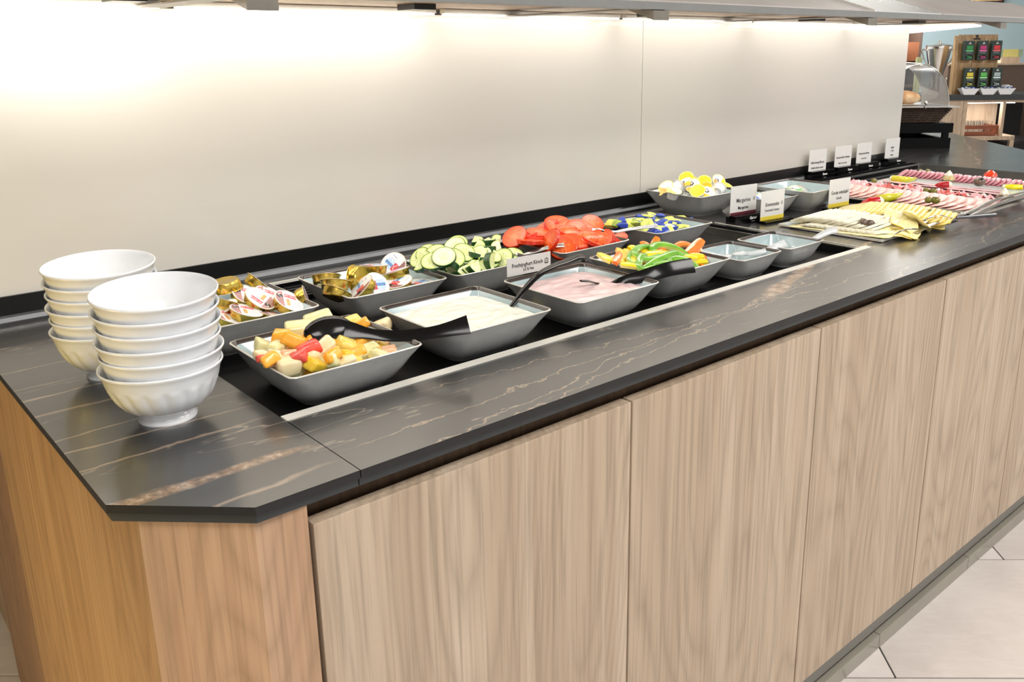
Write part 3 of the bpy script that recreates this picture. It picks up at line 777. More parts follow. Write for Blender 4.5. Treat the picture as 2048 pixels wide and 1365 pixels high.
# ------------------------------------------------------------------ chunks of fruit
def chunkmesh(rnd, dims, mat, rough=.12, name='fruit'):
    bm = bmesh.new(); bmesh.ops.create_cube(bm, size=1)
    for v in bm.verts: v.co = Vector((v.co.x*dims[0], v.co.y*dims[1], v.co.z*dims[2])) + Vector([rnd.uniform(-1, 1)*min(dims)*.14 for _ in range(3)])
    bmesh.ops.bevel(bm, geom=bm.edges[:], offset=min(dims)*.27, segments=2, affect='EDGES', profile=.6)
    sd = rnd.uniform(0, 99)
    for v in bm.verts: v.co += v.normal*mnoise.noise(v.co*90+Vector((sd, 0, 0)))*min(dims)*rough
    for f in bm.faces: f.smooth = True
    me = bpy.data.meshes.new(name); bm.to_mesh(me); bm.free(); me.materials.append(mat); return me
def fruitmat(name, a, b, rough=.28):
    t = NT(name, rough, coat=.35); v = t.coord(); n = t.noise(v, 70, 3)
    t.col(t.ramp(n, [(.3, lin(a)), (.7, lin(b))])); t.i['Subsurface Weight'].default_value = .15; t.i['Subsurface Radius'].default_value = (.006, .003, .001); t.i['Subsurface Scale'].default_value = 1
    t.bump(n, .25, .001); return t.m
FM = dict(mango=fruitmat('orange_mango_flesh', (250, 166, 30), (255, 190, 70)), melon=fruitmat('pale_melon_flesh', (222, 216, 150), (242, 232, 180)),
          apple=fruitmat('pale_apple_flesh', (238, 214, 160), (248, 228, 188)), pine=fruitmat('yellow_pineapple_flesh', (236, 204, 90), (248, 226, 130)),
          red=fruitmat('red_grapefruit_flesh', (222, 60, 50), (238, 96, 80)), peach=fruitmat('pinkish_peach_flesh', (238, 176, 130), (246, 200, 160)), yell=fruitmat('bright_yellow_fruit_flesh', (232, 186, 30), (248, 210, 70)))
FN = dict(mango=('mango_piece', 'orange mango piece'), melon=('melon_piece', 'pale green melon piece'), apple=('apple_piece', 'pale apple piece'), pine=('pineapple_piece', 'yellow pineapple piece'), red=('grapefruit_piece', 'red grapefruit piece'), peach=('peach_piece', 'pinkish peach piece'), yell=('orange_piece', 'bright yellow orange piece'))
rf = random.Random(11)
FMESH = {k: [chunkmesh(rf, d, FM[k], name=FN[k][0]) for d in ((.026, .020, .016), (.022, .018, .016), (.030, .016, .013))] for k in FM}
ZF = zoomer(450, 620, 2048/400)
fruits = [('melon', 405, 385, .345, 0, 1.15, 'at the left edge below the bowl rim'), ('melon', 515, 410, .305, 1, 1.25, 'square cut, left of the big orange piece'), ('mango', 580, 285, .345, 1, 1.15, 'at the back left'),
 ('mango', 720, 325, .30, 0, 1.35, 'largest orange one, left of the red piece'), ('red', 850, 400, .268, 0, 1.35, 'in the middle of the heap'), ('apple', 1020, 395, .275, 0, 1.2, 'right of the red piece'),
 ('melon', 770, 195, .375, 2, 1.5, 'long one left of the black spoon'), ('melon', 960, 105, .385, 2, 1.5, 'long one behind the black spoon tip'), ('pine', 1320, 125, .365, 1, 1.2, 'behind the black spoon'),
 ('mango', 1410, 150, .352, 1, 1.0, 'behind the black spoon beside the pineapple'), ('apple', 1600, 180, .355, 0, 1.2, 'rounded, behind the spoon handle'), ('mango', 860, 270, .325, 1, .8, 'touching the spoon tip'),
 ('peach', 1050, 285, .312, 2, 1.1, 'under the spoon bowl'), ('peach', 1175, 290, .305, 1, .8, 'under the middle of the spoon'), ('mango', 950, 330, .300, 2, 1.2, 'thin, behind the red piece'),
 ('mango', 1110, 345, .290, 0, 1.1, 'right of the centre'), ('pine', 1255, 370, .275, 0, 1.2, 'long pale one right of centre'), ('mango', 1405, 320, .282, 0, 1.3, 'tall one at the right'),
 ('mango', 1355, 440, .262, 0, 1.2, 'low at the right front'), ('peach', 1530, 325, .285, 1, .9, 'near the right rim'), ('peach', 1690, 360, .285, 0, 1.2, 'at the far right end'),
 ('melon', 1455, 435, .26, 2, 1.35, 'slanted at the right front'), ('yell', 1600, 405, .27, 1, 1.1, 'grainy one near the right front rim'), ('mango', 1100, 465, .242, 0, 1.15, 'in front right of the red piece'),
 ('yell', 1240, 465, .255, 1, .9, 'small, low at the front right'), ('apple', 1235, 535, .238, 2, 1.0, 'low along the front rim'), ('apple', 650, 575, .250, 0, 1.35, 'large rounded one at the front corner'),
 ('apple', 870, 490, .262, 1, 1.3, 'pale block below the red piece'), ('yell', 920, 570, .240, 0, 1.1, 'large one at the front corner rim'), ('melon', 1060, 530, .243, 1, 1.2, 'pale one low in front'),
 ('peach', 650, 475, .265, 1, 1.1, 'left of the red piece'), ('mango', 460, 510, .258, 1, 1.05, 'low at the left rim'), ('apple', 370, 470, .290, 1, .8, 'small one at the left rim'), ('red', 372, 505, .275, 1, .6, 'tiny one at the left rim'),
 ('apple', 540, 475, .268, 2, .9, 'thin pale one at the left'), ('red', 760, 500, .245, 1, 1.0, 'below the large red one'), ('peach', 460, 560, .262, 1, .7, 'small brownish one at the left rim')]
for k, (kd, X, Y, y, v, sc, ps) in enumerate(fruits):
    o = newobj(FN[kd][0], FMESH[kd][v]); p = at(*ZF(X, Y), y=y)
    place(o, p, Matrix.Rotation(rf.uniform(-.9, .6), 3, 'Z') @ Matrix.Rotation(rf.uniform(-.5, .5), 3, 'Y') @ Matrix.Rotation(rf.uniform(-.5, .5), 3, 'X'))
    o.scale = (sc*.95,)*3
    tag(o, FN[kd][1]+' '+ps, 'fruit', 'fruit salad pieces')
for k in range(40):
    kd = rf.choice(['mango', 'apple', 'pine', 'peach', 'melon', 'mango'])
    o = newobj(FN[kd][0], rf.choice(FMESH[kd]))
    x_ = .121+rf.uniform(-.072, .075); y_ = .3+rf.uniform(-.075, .07)
    place(o, (x_, y_, ZR-.024+rf.uniform(0, .012)), Matrix.Rotation(rf.uniform(0, 6), 3, 'Z') @ Matrix.Rotation(rf.uniform(-.5, .5), 3, 'Y')); o.scale = (1.05,)*3
    tag(o, FN[kd][1]+' down in the gaps of the fruit salad', 'fruit', 'lower fruit salad pieces, '+FN[kd][1])

# ------------------------------------------------------------------ cucumber and tomato slices
def discmesh(name, R, th, skin, ringc, cen, half=False, seeds=None, n=26, bulge=0.0):
    """slice with skin, ringed flesh and seeds coloured per face"""
    m = MB(); rr = [0.0, .22, .34, .46, .6, .78, .9, .95, 1.0]
    A = PI if half else 2*PI; k = n
    for side in (1, -1):
        for a in range(k):
            a0, a1 = A*a/k, A*(a+1)/k
            for q in range(len(rr)-1):
                r0, r1 = rr[q]*R, rr[q+1]*R
                z0 = side*(th/2+bulge*(1-rr[q]**2)); z1 = side*(th/2+bulge*(1-rr[q+1]**2)-(.12*th if q == len(rr)-2 else 0))
                c = cen(q, a) if callable(cen) else ringc[q]
                pts = [(r0*math.cos(a0), r0*math.sin(a0), z0), (r1*math.cos(a0), r1*math.sin(a0), z1), (r1*math.cos(a1), r1*math.sin(a1), z1), (r0*math.cos(a1), r0*math.sin(a1), z0)]
                if q == 0: pts = [pts[0], pts[1], pts[2]]
                m.add(pts, [tuple(range(len(pts)))], 0, c)
    for a in range(k):
        a0, a1 = A*a/k, A*(a+1)/k; z = th/2*.88
        m.add([(R*math.cos(a0), R*math.sin(a0), -z), (R*math.cos(a1), R*math.sin(a1), -z), (R*math.cos(a1), R*math.sin(a1), z), (R*math.cos(a0), R*math.sin(a0), z)], [(0, 1, 2, 3)], 0, skin if a % 5 else tuple(min(1, v*1.25) for v in skin[:3])+(1,))
    if half:
        z = th/2
        for i in range(-8, 8):
            x0, x1 = R*i/8, R*(i+1)/8
            c = ringc[min(int(abs(i+.5)/8*len(ringc)), len(ringc)-1)]
            m.add([(x0, 0, -z), (x1, 0, -z), (x1, 0, z), (x0, 0, z)], [(0, 1, 2, 3)], 0, c)
    return m.mesh(name, M_veg, True, 50)
DG = lin((36, 74, 34)); 
CR = [lin(c) for c in ((214, 222, 150), (216, 224, 156), (200, 214, 132), (214, 224, 160), (222, 230, 170), (212, 224, 150), (176, 200, 96), (44, 86, 34))]
def cucc(q, a):
    if q in (2, 3) and a % 3 == 0: return lin((236, 238, 196))
    return CR[q]
CUC = [discmesh('cucumber_slice', .0225, .0065, DG, CR, cucc), discmesh('cucumber_slice', .0225, .009, DG, CR, cucc, half=True, n=14), discmesh('cucumber_slice', .0215, .013, DG, CR, cucc, half=True, n=14)]
TR = [lin(c) for c in ((242, 128, 76), (240, 120, 64), (234, 98, 38), (236, 106, 44), (232, 92, 32), (230, 82, 26), (230, 88, 32), (222, 66, 18))]
def tomc(q, a):
    if q in (2, 3) and (a//4) % 2: return lin((228, 84, 34)) if (a+q) % 3 else lin((240, 136, 74))
    return TR[q]
TS = lin((216, 52, 24))
TOM = [discmesh('tomato_slice', .0275, .008, TS, TR, tomc, bulge=.0005), discmesh('tomato_slice', .0245, .010, TS, TR, tomc, bulge=.004)]
def halfm_tom():
    return discmesh('tomato_slice', .026, .010, TS, TR, tomc, half=True, n=14, bulge=.002)
TOM.append(halfm_tom())
ZC = zoomer(800, 460, 2048/250)
cucs = [(0, 720, 450, .50, nrm(-.05, .62, .78), 0, 'facing disc at the front centre'), (0, 870, 470, .515, nrm(.25, .6, .75), 0, 'disc just right of the front facing one'), (0, 600, 400, .55, nrm(-.15, .6, .78), 1, 'disc left of centre'),
 (0, 450, 400, .575, nrm(-.2, .62, .75), 2, 'disc second from the left'), (0, 330, 460, .58, nrm(-.5, .55, .65), 0, 'leftmost leaning disc'), (0, 940, 240, .63, nrm(-.1, .62, .8), 0, 'highest disc at the back'),
 (0, 900, 270, .615, nrm(-.2, .6, .8), 0, 'disc under the highest one'), (0, 1050, 380, .565, nrm(.35, .55, .75), 0, 'disc right of centre'), (0, 540, 520, .515, nrm(-.1, .5, .8), 0, 'disc low at the front left'),
 (0, 1680, 470, .525, nrm(-.3, .65, .7), 0, 'disc at the right beside the sign card'), (0, 1850, 430, .55, nrm(.1, .5, .85), 0, 'disc at the far right under the fork'),
 (1, 350, 520, .545, nrm(-.4, .5, .6), 3.2, 'half with dark skin at the left corner'), (2, 780, 590, .508, nrm(.35, -.6, .8), 3.5, 'half with skin turned to the front'), (2, 970, 640, .505, nrm(.7, .3, .6), 3.6, 'wedge at the front corner'),
 (2, 1065, 600, .508, nrm(.75, .35, .5), 3.7, 'wedge right of the front corner'), (2, 1170, 560, .503, nrm(.8, .3, .5), 3.7, 'wedge third from the front corner'), (2, 1290, 540, .515, nrm(.85, .3, .5), 3.8, 'wedge with thick dark skin at the right'),
 (2, 1500, 550, .512, nrm(.9, .35, .2), 1.4, 'narrow wedge near the sign card'), (2, 1400, 320, .575, nrm(0, -.2, 1), 3.9, 'block with dark skin facing front, upper right'), (2, 1260, 380, .56, nrm(.1, .2, .9), 3.8, 'half showing dark skin in the shadow'),
 (2, 1330, 440, .54, nrm(.2, .1, .9), 3.9, 'half with dark skin in the middle right'), (2, 1200, 200, .625, nrm(.0, .1, 1), 3.9, 'half at the back top'), (2, 1400, 200, .625, nrm(0, -.05, 1), 3.8, 'bright half at the back right'),
 (1, 1620, 240, .615, nrm(.6, .5, .6), 1.0, 'half leaning at the back right'), (1, 1650, 320, .585, nrm(.3, .5, .8), 1.2, 'half lying at the right slope'), (1, 1220, 290, .585, nrm(.0, .5, .85), 3.6, 'half between the top discs'),
 (2, 1480, 450, .53, nrm(.4, .3, .8), 3.9, 'half tucked right of the middle')]
for k, X, Y, y, n, sp, ps in cucs:
    o = newobj('cucumber_slice', CUC[k]); place(o, at(*ZC(X, Y), y=y), basis(n, sp)); tag(o, 'cucumber slice, '+ps, 'cucumber', 'cucumber slices')
def sector(x, y):
    return ('at the front' if y < -.023 else 'at the back' if y > .023 else 'halfway back') + (' on the left' if x < -.023 else ' on the right' if x > .023 else ' in the middle')
rc = random.Random(5)
for k in range(42):
    o = newobj('cucumber_slice', CUC[rc.choice([0, 1, 2])]); x_ = rc.uniform(-.07, .07); y_ = rc.uniform(-.07, .07)
    h = ZR-.014+.026*max(0, 1-math.hypot(x_-.01, y_)/.08)+rc.uniform(-.003, .003)
    place(o, (.578+x_, .578+y_, h), basis((rc.uniform(-.5, .5), rc.uniform(-.7, .2), 1), rc.uniform(0, 6)))
    tag(o, 'cucumber slice buried deep in the heap, '+sector(x_, y_), 'cucumber', 'buried cucumber slices '+sector(x_, y_))
toms = [(0, 235, 435, .585, nrm(-.35, .55, .7), 'leftmost, leaning on the rim'), (0, 390, 440, .59, nrm(-.3, -.1, .95), 'second from the left'), (0, 500, 455, .57, nrm(.1, -.2, .95), 'flat one in the left stack'),
 (0, 610, 370, .585, nrm(.12, .12, 1), 'flat one showing pale seeds, upper left'), (0, 480, 500, .55, nrm(.05, -.1, 1), 'bottom of the left stack'), (0, 890, 200, .635, nrm(0, .3, .95), 'topmost at the back'),
 (0, 740, 255, .625, nrm(-.4, .1, .9), 'back left slope'), (1, 1040, 280, .595, nrm(.1, .35, .9), 'behind the largest pale one'), (1, 1060, 385, .555, nrm(.15, .5, .85), 'large rounded end piece in the middle'),
 (1, 1365, 450, .525, nrm(.1, .42, .9), 'large rounded end piece right of the middle'), (0, 790, 500, .525, nrm(-.75, .35, .5), 'standing on edge left of the front corner'), (0, 1030, 560, .512, nrm(-.1, .6, .75), 'facing the front corner'),
 (0, 980, 610, .507, nrm(-.05, .65, .7), 'lowest at the front corner'), (1, 1165, 235, .625, nrm(.1, .1, 1), 'back right of the top one'), (0, 1300, 275, .60, nrm(.35, .3, .85), 'right slope near the back'),
 (0, 1450, 235, .625, nrm(.2, .6, .7), 'round one at the back right'), (2, 1530, 385, .555, nrm(.5, .3, .8), 'cut half behind the fork'), (2, 1830, 420, .535, nrm(.12, .25, 1), 'cut half at the right corner'),
 (2, 1760, 500, .515, nrm(.4, -.4, .7), 'dark red underside near the right rim'), (2, 1640, 480, .515, nrm(-.6, .5, .6), 'thin upright one near the right rim'), (0, 860, 320, .59, nrm(.6, .3, .7), 'left of the middle end piece'),
 (0, 1160, 560, .51, nrm(.5, .5, .7), 'right of the front corner')]
for k, X, Y, y, n, ps in toms:
    o = newobj('tomato_slice', TOM[k]); place(o, at(*Z5(X, Y), y=y), basis(n, rc.uniform(2.6, 3.8))); tag(o, 'red tomato slice, '+ps, 'tomato', 'tomato slices')
for k in range(44):
    o = newobj('tomato_slice', TOM[rc.choice([0, 0, 1, 2])]); x_ = rc.uniform(-.07, .07); y_ = rc.uniform(-.068, .07)
    h = ZR-.012+.034*max(0, 1-math.hypot(x_, y_)/.085)+rc.uniform(-.003, .003)
    place(o, (.838+x_, .577+y_, h), basis((rc.uniform(-.5, .5), rc.uniform(-.7, .2), 1), rc.uniform(0, 6)))
    tag(o, 'tomato slice buried deep in the heap, '+sector(x_, y_), 'tomato', 'buried tomato slices '+sector(x_, y_))

# ------------------------------------------------------------------ pepper strips
def pepmat(name, a, b):
    t = NT(name, .2, coat=.4); n = t.noise(t.coord(), 40, 3); t.col(t.ramp(n, [(.3, lin(a)), (.7, lin(b))])); return t.m
M_pg = pepmat('green_pepper_skin', (92, 160, 24), (124, 188, 48)); M_pgl = pepmat('pale_green_pepper_flesh', (182, 212, 104), (206, 226, 138))
M_py = pepmat('yellow_pepper_skin', (250, 208, 0), (255, 222, 40)); M_pyl = pepmat('pale_yellow_pepper_flesh', (246, 224, 110), (252, 234, 150))
M_po = pepmat('orange_pepper_skin', (246, 112, 12), (255, 140, 40)); M_pol = pepmat('pale_orange_pepper_flesh', (250, 170, 80), (255, 196, 120))
PM = dict(g=(M_pg, M_pgl, 'green'), y=(M_py, M_pyl, 'yellow'), o=(M_po, M_pol, 'orange'))
def pepper(kd, pix, w, ps, pts3=None):
    pts = pts3 or [at(*Z7(X, Y), y=y) for X, Y, y in pix]
    b = pts[0]; pp = smoothpts([p-b for p in pts], 5); n = len(pp); rings = []
    for i, p in enumerate(pp):
        t = (pp[min(i+1, n-1)]-pp[max(i-1, 0)]).normalized(); a = t.cross(Vector((.15, -.5, .85))).normalized(); bb_ = a.cross(t).normalized()
        ww = w*1.3*(.62+.38*math.sin(PI*(i+.6)/(n+.2))); th = .0026
        rings.append([p+a*ww-bb_*th, p+a*ww*.95+bb_*th, p+a*ww*.3+bb_*th*1.5, p-a*ww*.3+bb_*th*1.5, p-a*ww*.95+bb_*th, p-a*ww-bb_*th])
    m = MB(); m.loft(rings, 0)
    o = m.build('pepper_strip', [PM[kd][0], PM[kd][1]], loc=tuple(b), smooth=True, ang=55)
    for f in o.data.polygons:
        i = f.index
        if i < (n-1)*6 and i % 6 in (5, 0): f.material_index = 1
    tag(o, PM[kd][2]+' pepper strip '+ps, 'pepper', 'pepper strips')
pepper('g', [(980, 175, .335), (830, 165, .335), (725, 205, .325), (695, 270, .31), (770, 315, .30), (850, 290, .305)], .0050, 'curled into an open ring at the upper left')
pepper('g', [(960, 270, .315), (945, 210, .32), (1000, 150, .33), (1150, 145, .325), (1300, 190, .315), (1440, 275, .30)], .0062, 'arching highest over the heap')
pepper('g', [(830, 475, .265), (930, 420, .27), (1080, 330, .28), (1230, 265, .29), (1330, 265, .29), (1400, 320, .285)], .0055, 'long one running diagonally through the middle')
pepper('g', [(1300, 300, .285), (1450, 305, .285), (1650, 325, .28)], .0050, 'pointing to the right rim')
pepper('g', [(660, 235, .325), (612, 320, .305), (640, 390, .29), (740, 435, .275)], .0035, 'thin loop on the left')
pepper('g', [(800, 290, .30), (760, 380, .285), (760, 460, .268), (860, 500, .258), (1000, 450, .258)], .0055, 'hooked one at the front')
pepper('g', [(960, 440, .262), (1060, 415, .265), (1180, 395, .268), (1220, 345, .28), (1340, 350, .278)], .0050, 'curly one in front of the spoon handle')
pepper('g', [(800, 345, .295), (930, 350, .29), (1060, 300, .30)], .0058, 'short bright one in the middle')
pepper('g', [(1230, 365, .275), (1350, 350, .27), (1480, 380, .26), (1590, 470, .248)], .0085, 'broad pale one by the end of the spoon')
pepper('y', [(215, 275, .345), (290, 320, .33), (390, 385, .315)], .0105, 'leftmost broad one')
pepper('y', [(490, 215, .36), (530, 300, .33), (510, 400, .30)], .0095, 'upright one behind the left orange strip')
pepper('y', [(590, 225, .355), (640, 300, .33), (600, 380, .305)], .0095, 'left of the green ring')
pepper('y', [(500, 420, .295), (620, 430, .283), (750, 455, .27)], .0070, 'lying along the left front rim')
pepper('y', [(800, 230, .335), (930, 250, .325), (1080, 235, .325), (1200, 215, .33)], .0085, 'showing through the green ring')
pepper('y', [(860, 290, .31), (1000, 275, .31), (1150, 265, .31)], .0080, 'under the long green diagonal strip')
pepper('y', [(640, 300, .32), (700, 360, .30), (700, 430, .28)], .0085, 'low on the left under the thin green loop')
pepper('y', [(620, 200, .36), (700, 190, .358), (760, 230, .345)], .0065, 'pale one at the back left')
pepper('o', [(490, 265, .325), (460, 330, .312), (425, 405, .298)], .0062, 'upright at the left')
pepper('o', [(1020, 45, .355), (1000, 90, .35), (955, 150, .342)], .0060, 'short one sticking up at the top')
pepper('o', [(1650, 80, .33), (1570, 160, .318), (1440, 265, .30)], .0085, 'large pointed one at the right')
pepper('o', [(1270, 165, .335), (1370, 130, .338), (1480, 150, .335), (1520, 210, .325)], .0058, 'arched at the back right')
pepper('o', [(1620, 200, .315), (1570, 250, .305), (1520, 290, .30)], .0070, 'below the large pointed one')
pepper('o', [(1680, 310, .285), (1650, 370, .272), (1610, 430, .262)], .0070, 'standing at the right front rim')
pepper('o', [(1740, 370, .275), (1830, 355, .278), (1920, 350, .282)], .0050, 'small flat one in the right corner')
pepper('o', [(780, 135, .37), (840, 120, .365), (900, 150, .355)], .0045, 'peeking out at the back')
pepper('o', [(1020, 250, .315), (1080, 225, .32), (1120, 210, .322)], .0040, 'tiny one in the middle')
rp = random.Random(9)
for k in range(26):
    kd = rp.choice('yyog'); x_ = .85+rp.uniform(-.065, .065); y_ = .322+rp.uniform(-.062, .055); z_ = ZR-.016+rp.uniform(0, .016)
    a = rp.uniform(0, 6); d = Vector((math.cos(a), math.sin(a), 0))*.022
    c = Vector((x_, y_, z_)); pepper(kd, None, .006, 'buried low in the bowl', [c-d, c+Vector((0, 0, .003)), c+d])

# ------------------------------------------------------------------ butter packets
def packet(L_, W_, H_, ca, cb, name='butter_packet'):
    m = MB(); n = 8; rings = []; cols = []
    for i in range(n+1):
        t = i/n; x_ = (t-.5)*L_*1.35
        e = abs(t-.5)*2; h = H_*(1-e**4)*.5+.0003; w = W_*.5*(1 if e > .8 else .9)
        rings.append([Vector((x_, -w, -h*.6)), Vector((x_, w, -h*.6)), Vector((x_, w, h*.6)), Vector((x_, w*.3, h)), Vector((x_, -w*.3, h)), Vector((x_, -w, h*.6))])
        cols.append(ca if t < .55 else cb)
    m.loft(rings, 0, cols=cols); return m.mesh(name, M_print, True, 35)
BLU, LIM, WHT, LIM2 = lin((34, 66, 170)), lin((222, 230, 110)), lin((208, 220, 236)), lin((150, 172, 60))
PK = [packet(.017, .016, .009, BLU, LIM), packet(.018, .014, .010, LIM, LIM2), packet(.018, .017, .008, WHT, BLU), packet(.016, .012, .011, BLU, BLU), packet(.020, .016, .007, LIM, LIM)]
Z6 = zoomer(1180, 410, 2048/250)
pks = [(1, 370, 310, .585, 'leftmost lime'), (3, 470, 310, .58, 'blue, beside the leftmost'), (1, 650, 290, .575, 'lime, peaked, left of centre'), (3, 790, 215, .63, 'blue, standing behind the tall lime one'), (4, 890, 195, .62, 'tall lime, at the back'),
 (1, 1055, 195, .65, 'lime, near the back corner'), (0, 1160, 185, .64, 'blue, at the back centre'), (2, 1160, 290, .58, 'large white and blue, in the middle'), (4, 960, 305, .565, 'lime, flat in the middle'), (4, 760, 330, .555, 'lime, left middle'),
 (1, 630, 345, .575, 'lime, low at the left rim'), (4, 1180, 400, .515, 'lime, square in front'), (1, 970, 395, .545, 'olive lime, at the front left rim'), (2, 1080, 370, .54, 'blue and white, under the fork end'), (1, 1350, 240, .60, 'lime with clear wrap, right of centre'),
 (4, 1390, 300, .585, 'lime, right middle'), (3, 1440, 330, .545, 'tall blue, at the right'), (0, 1510, 265, .605, 'blue, at the back right'), (2, 1560, 300, .57, 'white and blue, at the right'), (4, 1610, 320, .565, 'lime, at the right rim'),
 (1, 1630, 345, .56, 'pale lime, at the right corner'), (0, 1250, 435, .505, 'blue, at the front corner'), (3, 1340, 385, .52, 'dark blue, right of the front corner'), (4, 850, 368, .562, 'pale lime, low at the left front rim'), (0, 560, 340, .56, 'dark blue, in the left gap'),
 (0, 1000, 250, .60, 'lime and blue, behind the middle'), (3, 1060, 450, .505, 'dark blue, lowest at the front')]
for k, X, Y, y, ps in pks:
    o = newobj('butter_packet', PK[k]); place(o, at(*Z6(X, Y), y=y), Matrix.Rotation(rp.uniform(-1.6, 1.2), 3, 'Z') @ Matrix.Rotation(rp.uniform(-.7, .7), 3, 'Y') @ Matrix.Rotation(rp.uniform(-.2, .9), 3, 'X'))
    o.scale = (1.7, 1.5, 1.5)
    tag(o, 'wrapped butter packet, '+ps, 'butter', 'butter packets')
for k in range(44):
    o = newobj('butter_packet', rp.choice(PK)); place(o, (1.121+rp.uniform(-.06, .065), .575+rp.uniform(-.06, .06), ZR-.012+rp.uniform(0, .012)), Matrix.Rotation(rp.uniform(0, 6), 3, 'Z') @ Matrix.Rotation(rp.uniform(-.4, .4), 3, 'X'))
    o.scale = (1.2, 1.2, 1.2); tag(o, 'wrapped butter packet lying underneath the others', 'butter', 'butter packets in the lower layer')

# ------------------------------------------------------------------ cream cups
M_cupw = simple('white_thin_plastic', (240, 238, 236), .25, coat=.3, sss=.1, var=.02)
def creamlid(c1, c2, dark):
    m = MB(); n = 7; R = .0205
    pts = [(R*math.cos(2*PI*i/24)*(1+.05*math.cos(6*2*PI*i/24)), R*math.sin(2*PI*i/24)*(1+.05*math.cos(6*2*PI*i/24))) for i in range(24)]
    def colr(x, y):
        if math.hypot(x, y) > .88*R: return lin((248, 232, 150))
        if dark and (x-.006)**2+(y-.004)**2 < .006**2: return lin((30, 34, 60)) if (x-.006)**2+(y-.004)**2 > .003**2 else lin((236, 236, 236))
        if x < -.004: return c1
        return c2
    g = 16
    for j in range(g):
        for i in range(g):
            h = R/g; cx_, cy_ = (-1+2*(i+.5)/g)*R, (-1+2*(j+.5)/g)*R
            if math.hypot(cx_, cy_) > R*1.04: continue
            def cl(x, y):
                q = math.hypot(x, y); return (x*R/q, y*R/q, .0004) if q > R else (x, y, .0004)
            m.add([cl(cx_-h, cy_-h), cl(cx_+h, cy_-h), cl(cx_+h, cy_+h), cl(cx_-h, cy_+h)], [(0, 1, 2, 3)], 0, colr(cx_, cy_))
    m.add([(-R*.9, -.006, .0004), (-R*1.35, -.003, .0006), (-R*1.4, .003, .0006), (-R*.9, .006, .0004)], [(0, 1, 2, 3)], 0, c1)
    return m.mesh('lid', M_print)
YEL, ORA, WH2 = lin((250, 212, 40)), lin((246, 206, 120)), lin((244, 242, 240))
cupm = MB().lathe([(.012, -.021), (.0128, -.0215), (.014, -.018), (.0165, -.004), (.017, -.0005), (.0205, -.0004), (.0207, .0001), (.017, .0002)], 20, cap1=True).mesh('cup', M_cupw, True)
LIDS = [creamlid(YEL, WH2, True), creamlid(YEL, YEL, False), creamlid(ORA, WH2, False)]
LIDB = creamlid(lin((90, 130, 210)), WH2, False); LIDG = creamlid(lin((120, 190, 130)), WH2, False)
Z8 = zoomer(1270, 340, 2048/210)
def creamcup(lid, p, n, sp, label, grp, sc=1.0, nm='cream_cup', cat='cream'):
    r = empty(nm); place(r, p, basis(n, sp)); tag(r, label, cat, grp); newobj('cup', cupm, r); newobj('lid', lid, r); r.scale = (sc,)*3
ccs = [(2, 600, 330, .725, nrm(-.5, .5, .7), 0, 'leftmost, white with an orange blush'), (2, 850, 335, .725, nrm(.6, -.4, .2), 1, 'tipped over showing its white side'), (0, 970, 240, .75, nrm(-.5, .3, .85), 1.2, 'yellow lid raised at the back left'),
 (0, 1130, 300, .72, nrm(-.5, .6, .5), .5, 'white with a black mark'), (1, 1000, 160, .775, nrm(-.3, .7, .6), 2.0, 'bright yellow tab sticking up at the back'), (1, 1345, 230, .76, nrm(-.2, .7, .6), .8, 'orange patterned lid in the middle'),
 (1, 1380, 370, .71, nrm(-.7, .6, .4), .5, 'yellow lid low in the middle'), (0, 1640, 215, .745, nrm(.35, .7, .55), 2.0, 'big lid with a round black emblem at the right'), (2, 1640, 370, .71, nrm(.3, -.6, .2), 0, 'white one upside down at the right front'),
 (1, 1860, 350, .74, nrm(.5, .3, .7), 3, 'orange tab pointing up at the right rim'), (1, 1220, 405, .69, nrm(-.3, .6, .7), .4, 'yellow rimmed lid at the front rim'), (0, 1420, 450, .69, nrm(.1, .7, .6), .6, 'lowest in front with dark print'),
 (2, 760, 400, .70, nrm(.2, .3, .9), 0, 'low behind the left rim')]
for k, X, Y, y, n, sp, ps in ccs: creamcup(LIDS[k], at(*Z8(X, Y), y=y), n, sp, 'cream cup, '+ps, 'yellow and white cream cups', 1.05)
for k in range(16): creamcup(rp.choice(LIDS), (1.483+rp.uniform(-.042, .042), .750+rp.uniform(-.04, .045), .05+rp.uniform(0, .01)), (rp.uniform(-.6, .6), rp.uniform(-.6, .6), 1), rp.uniform(0, 6), 'cream cup lying underneath the others in the raised bowl', 'cream cups in the lower layer')
for k, (x_, y_, n, ps) in enumerate(((1.74, .600, (.2, -.3, 1), 'in front'), (1.775, .612, (-.2, -.2, 1), 'beside the first'), (1.755, .632, (.1, .2, 1), 'at the back'), (1.80, .60, (.5, -.3, 1), 'at the right'))):
    creamcup(LIDG, (x_, y_, .046), n, k, 'small white cup with green ringed lid, '+ps, 'green and white cups', 1.0, 'dairy_cup', 'cup')
for k, (x_, y_, n, ps) in enumerate(((1.575, .59, (-.1, -.5, 1), 'nearer the margarine sign'), (1.61, .605, (.1, -.4, 1), 'farther from the margarine sign'), (1.585, .625, (0, .2, 1), 'at the back'), (1.63, .575, (.3, -.3, 1), 'at the right edge'))):
    creamcup(LIDB, (x_, y_, .042), n, k, 'small white cup with blue printed lid, '+ps, 'blue and white cups', .95, 'dairy_cup', 'cup')

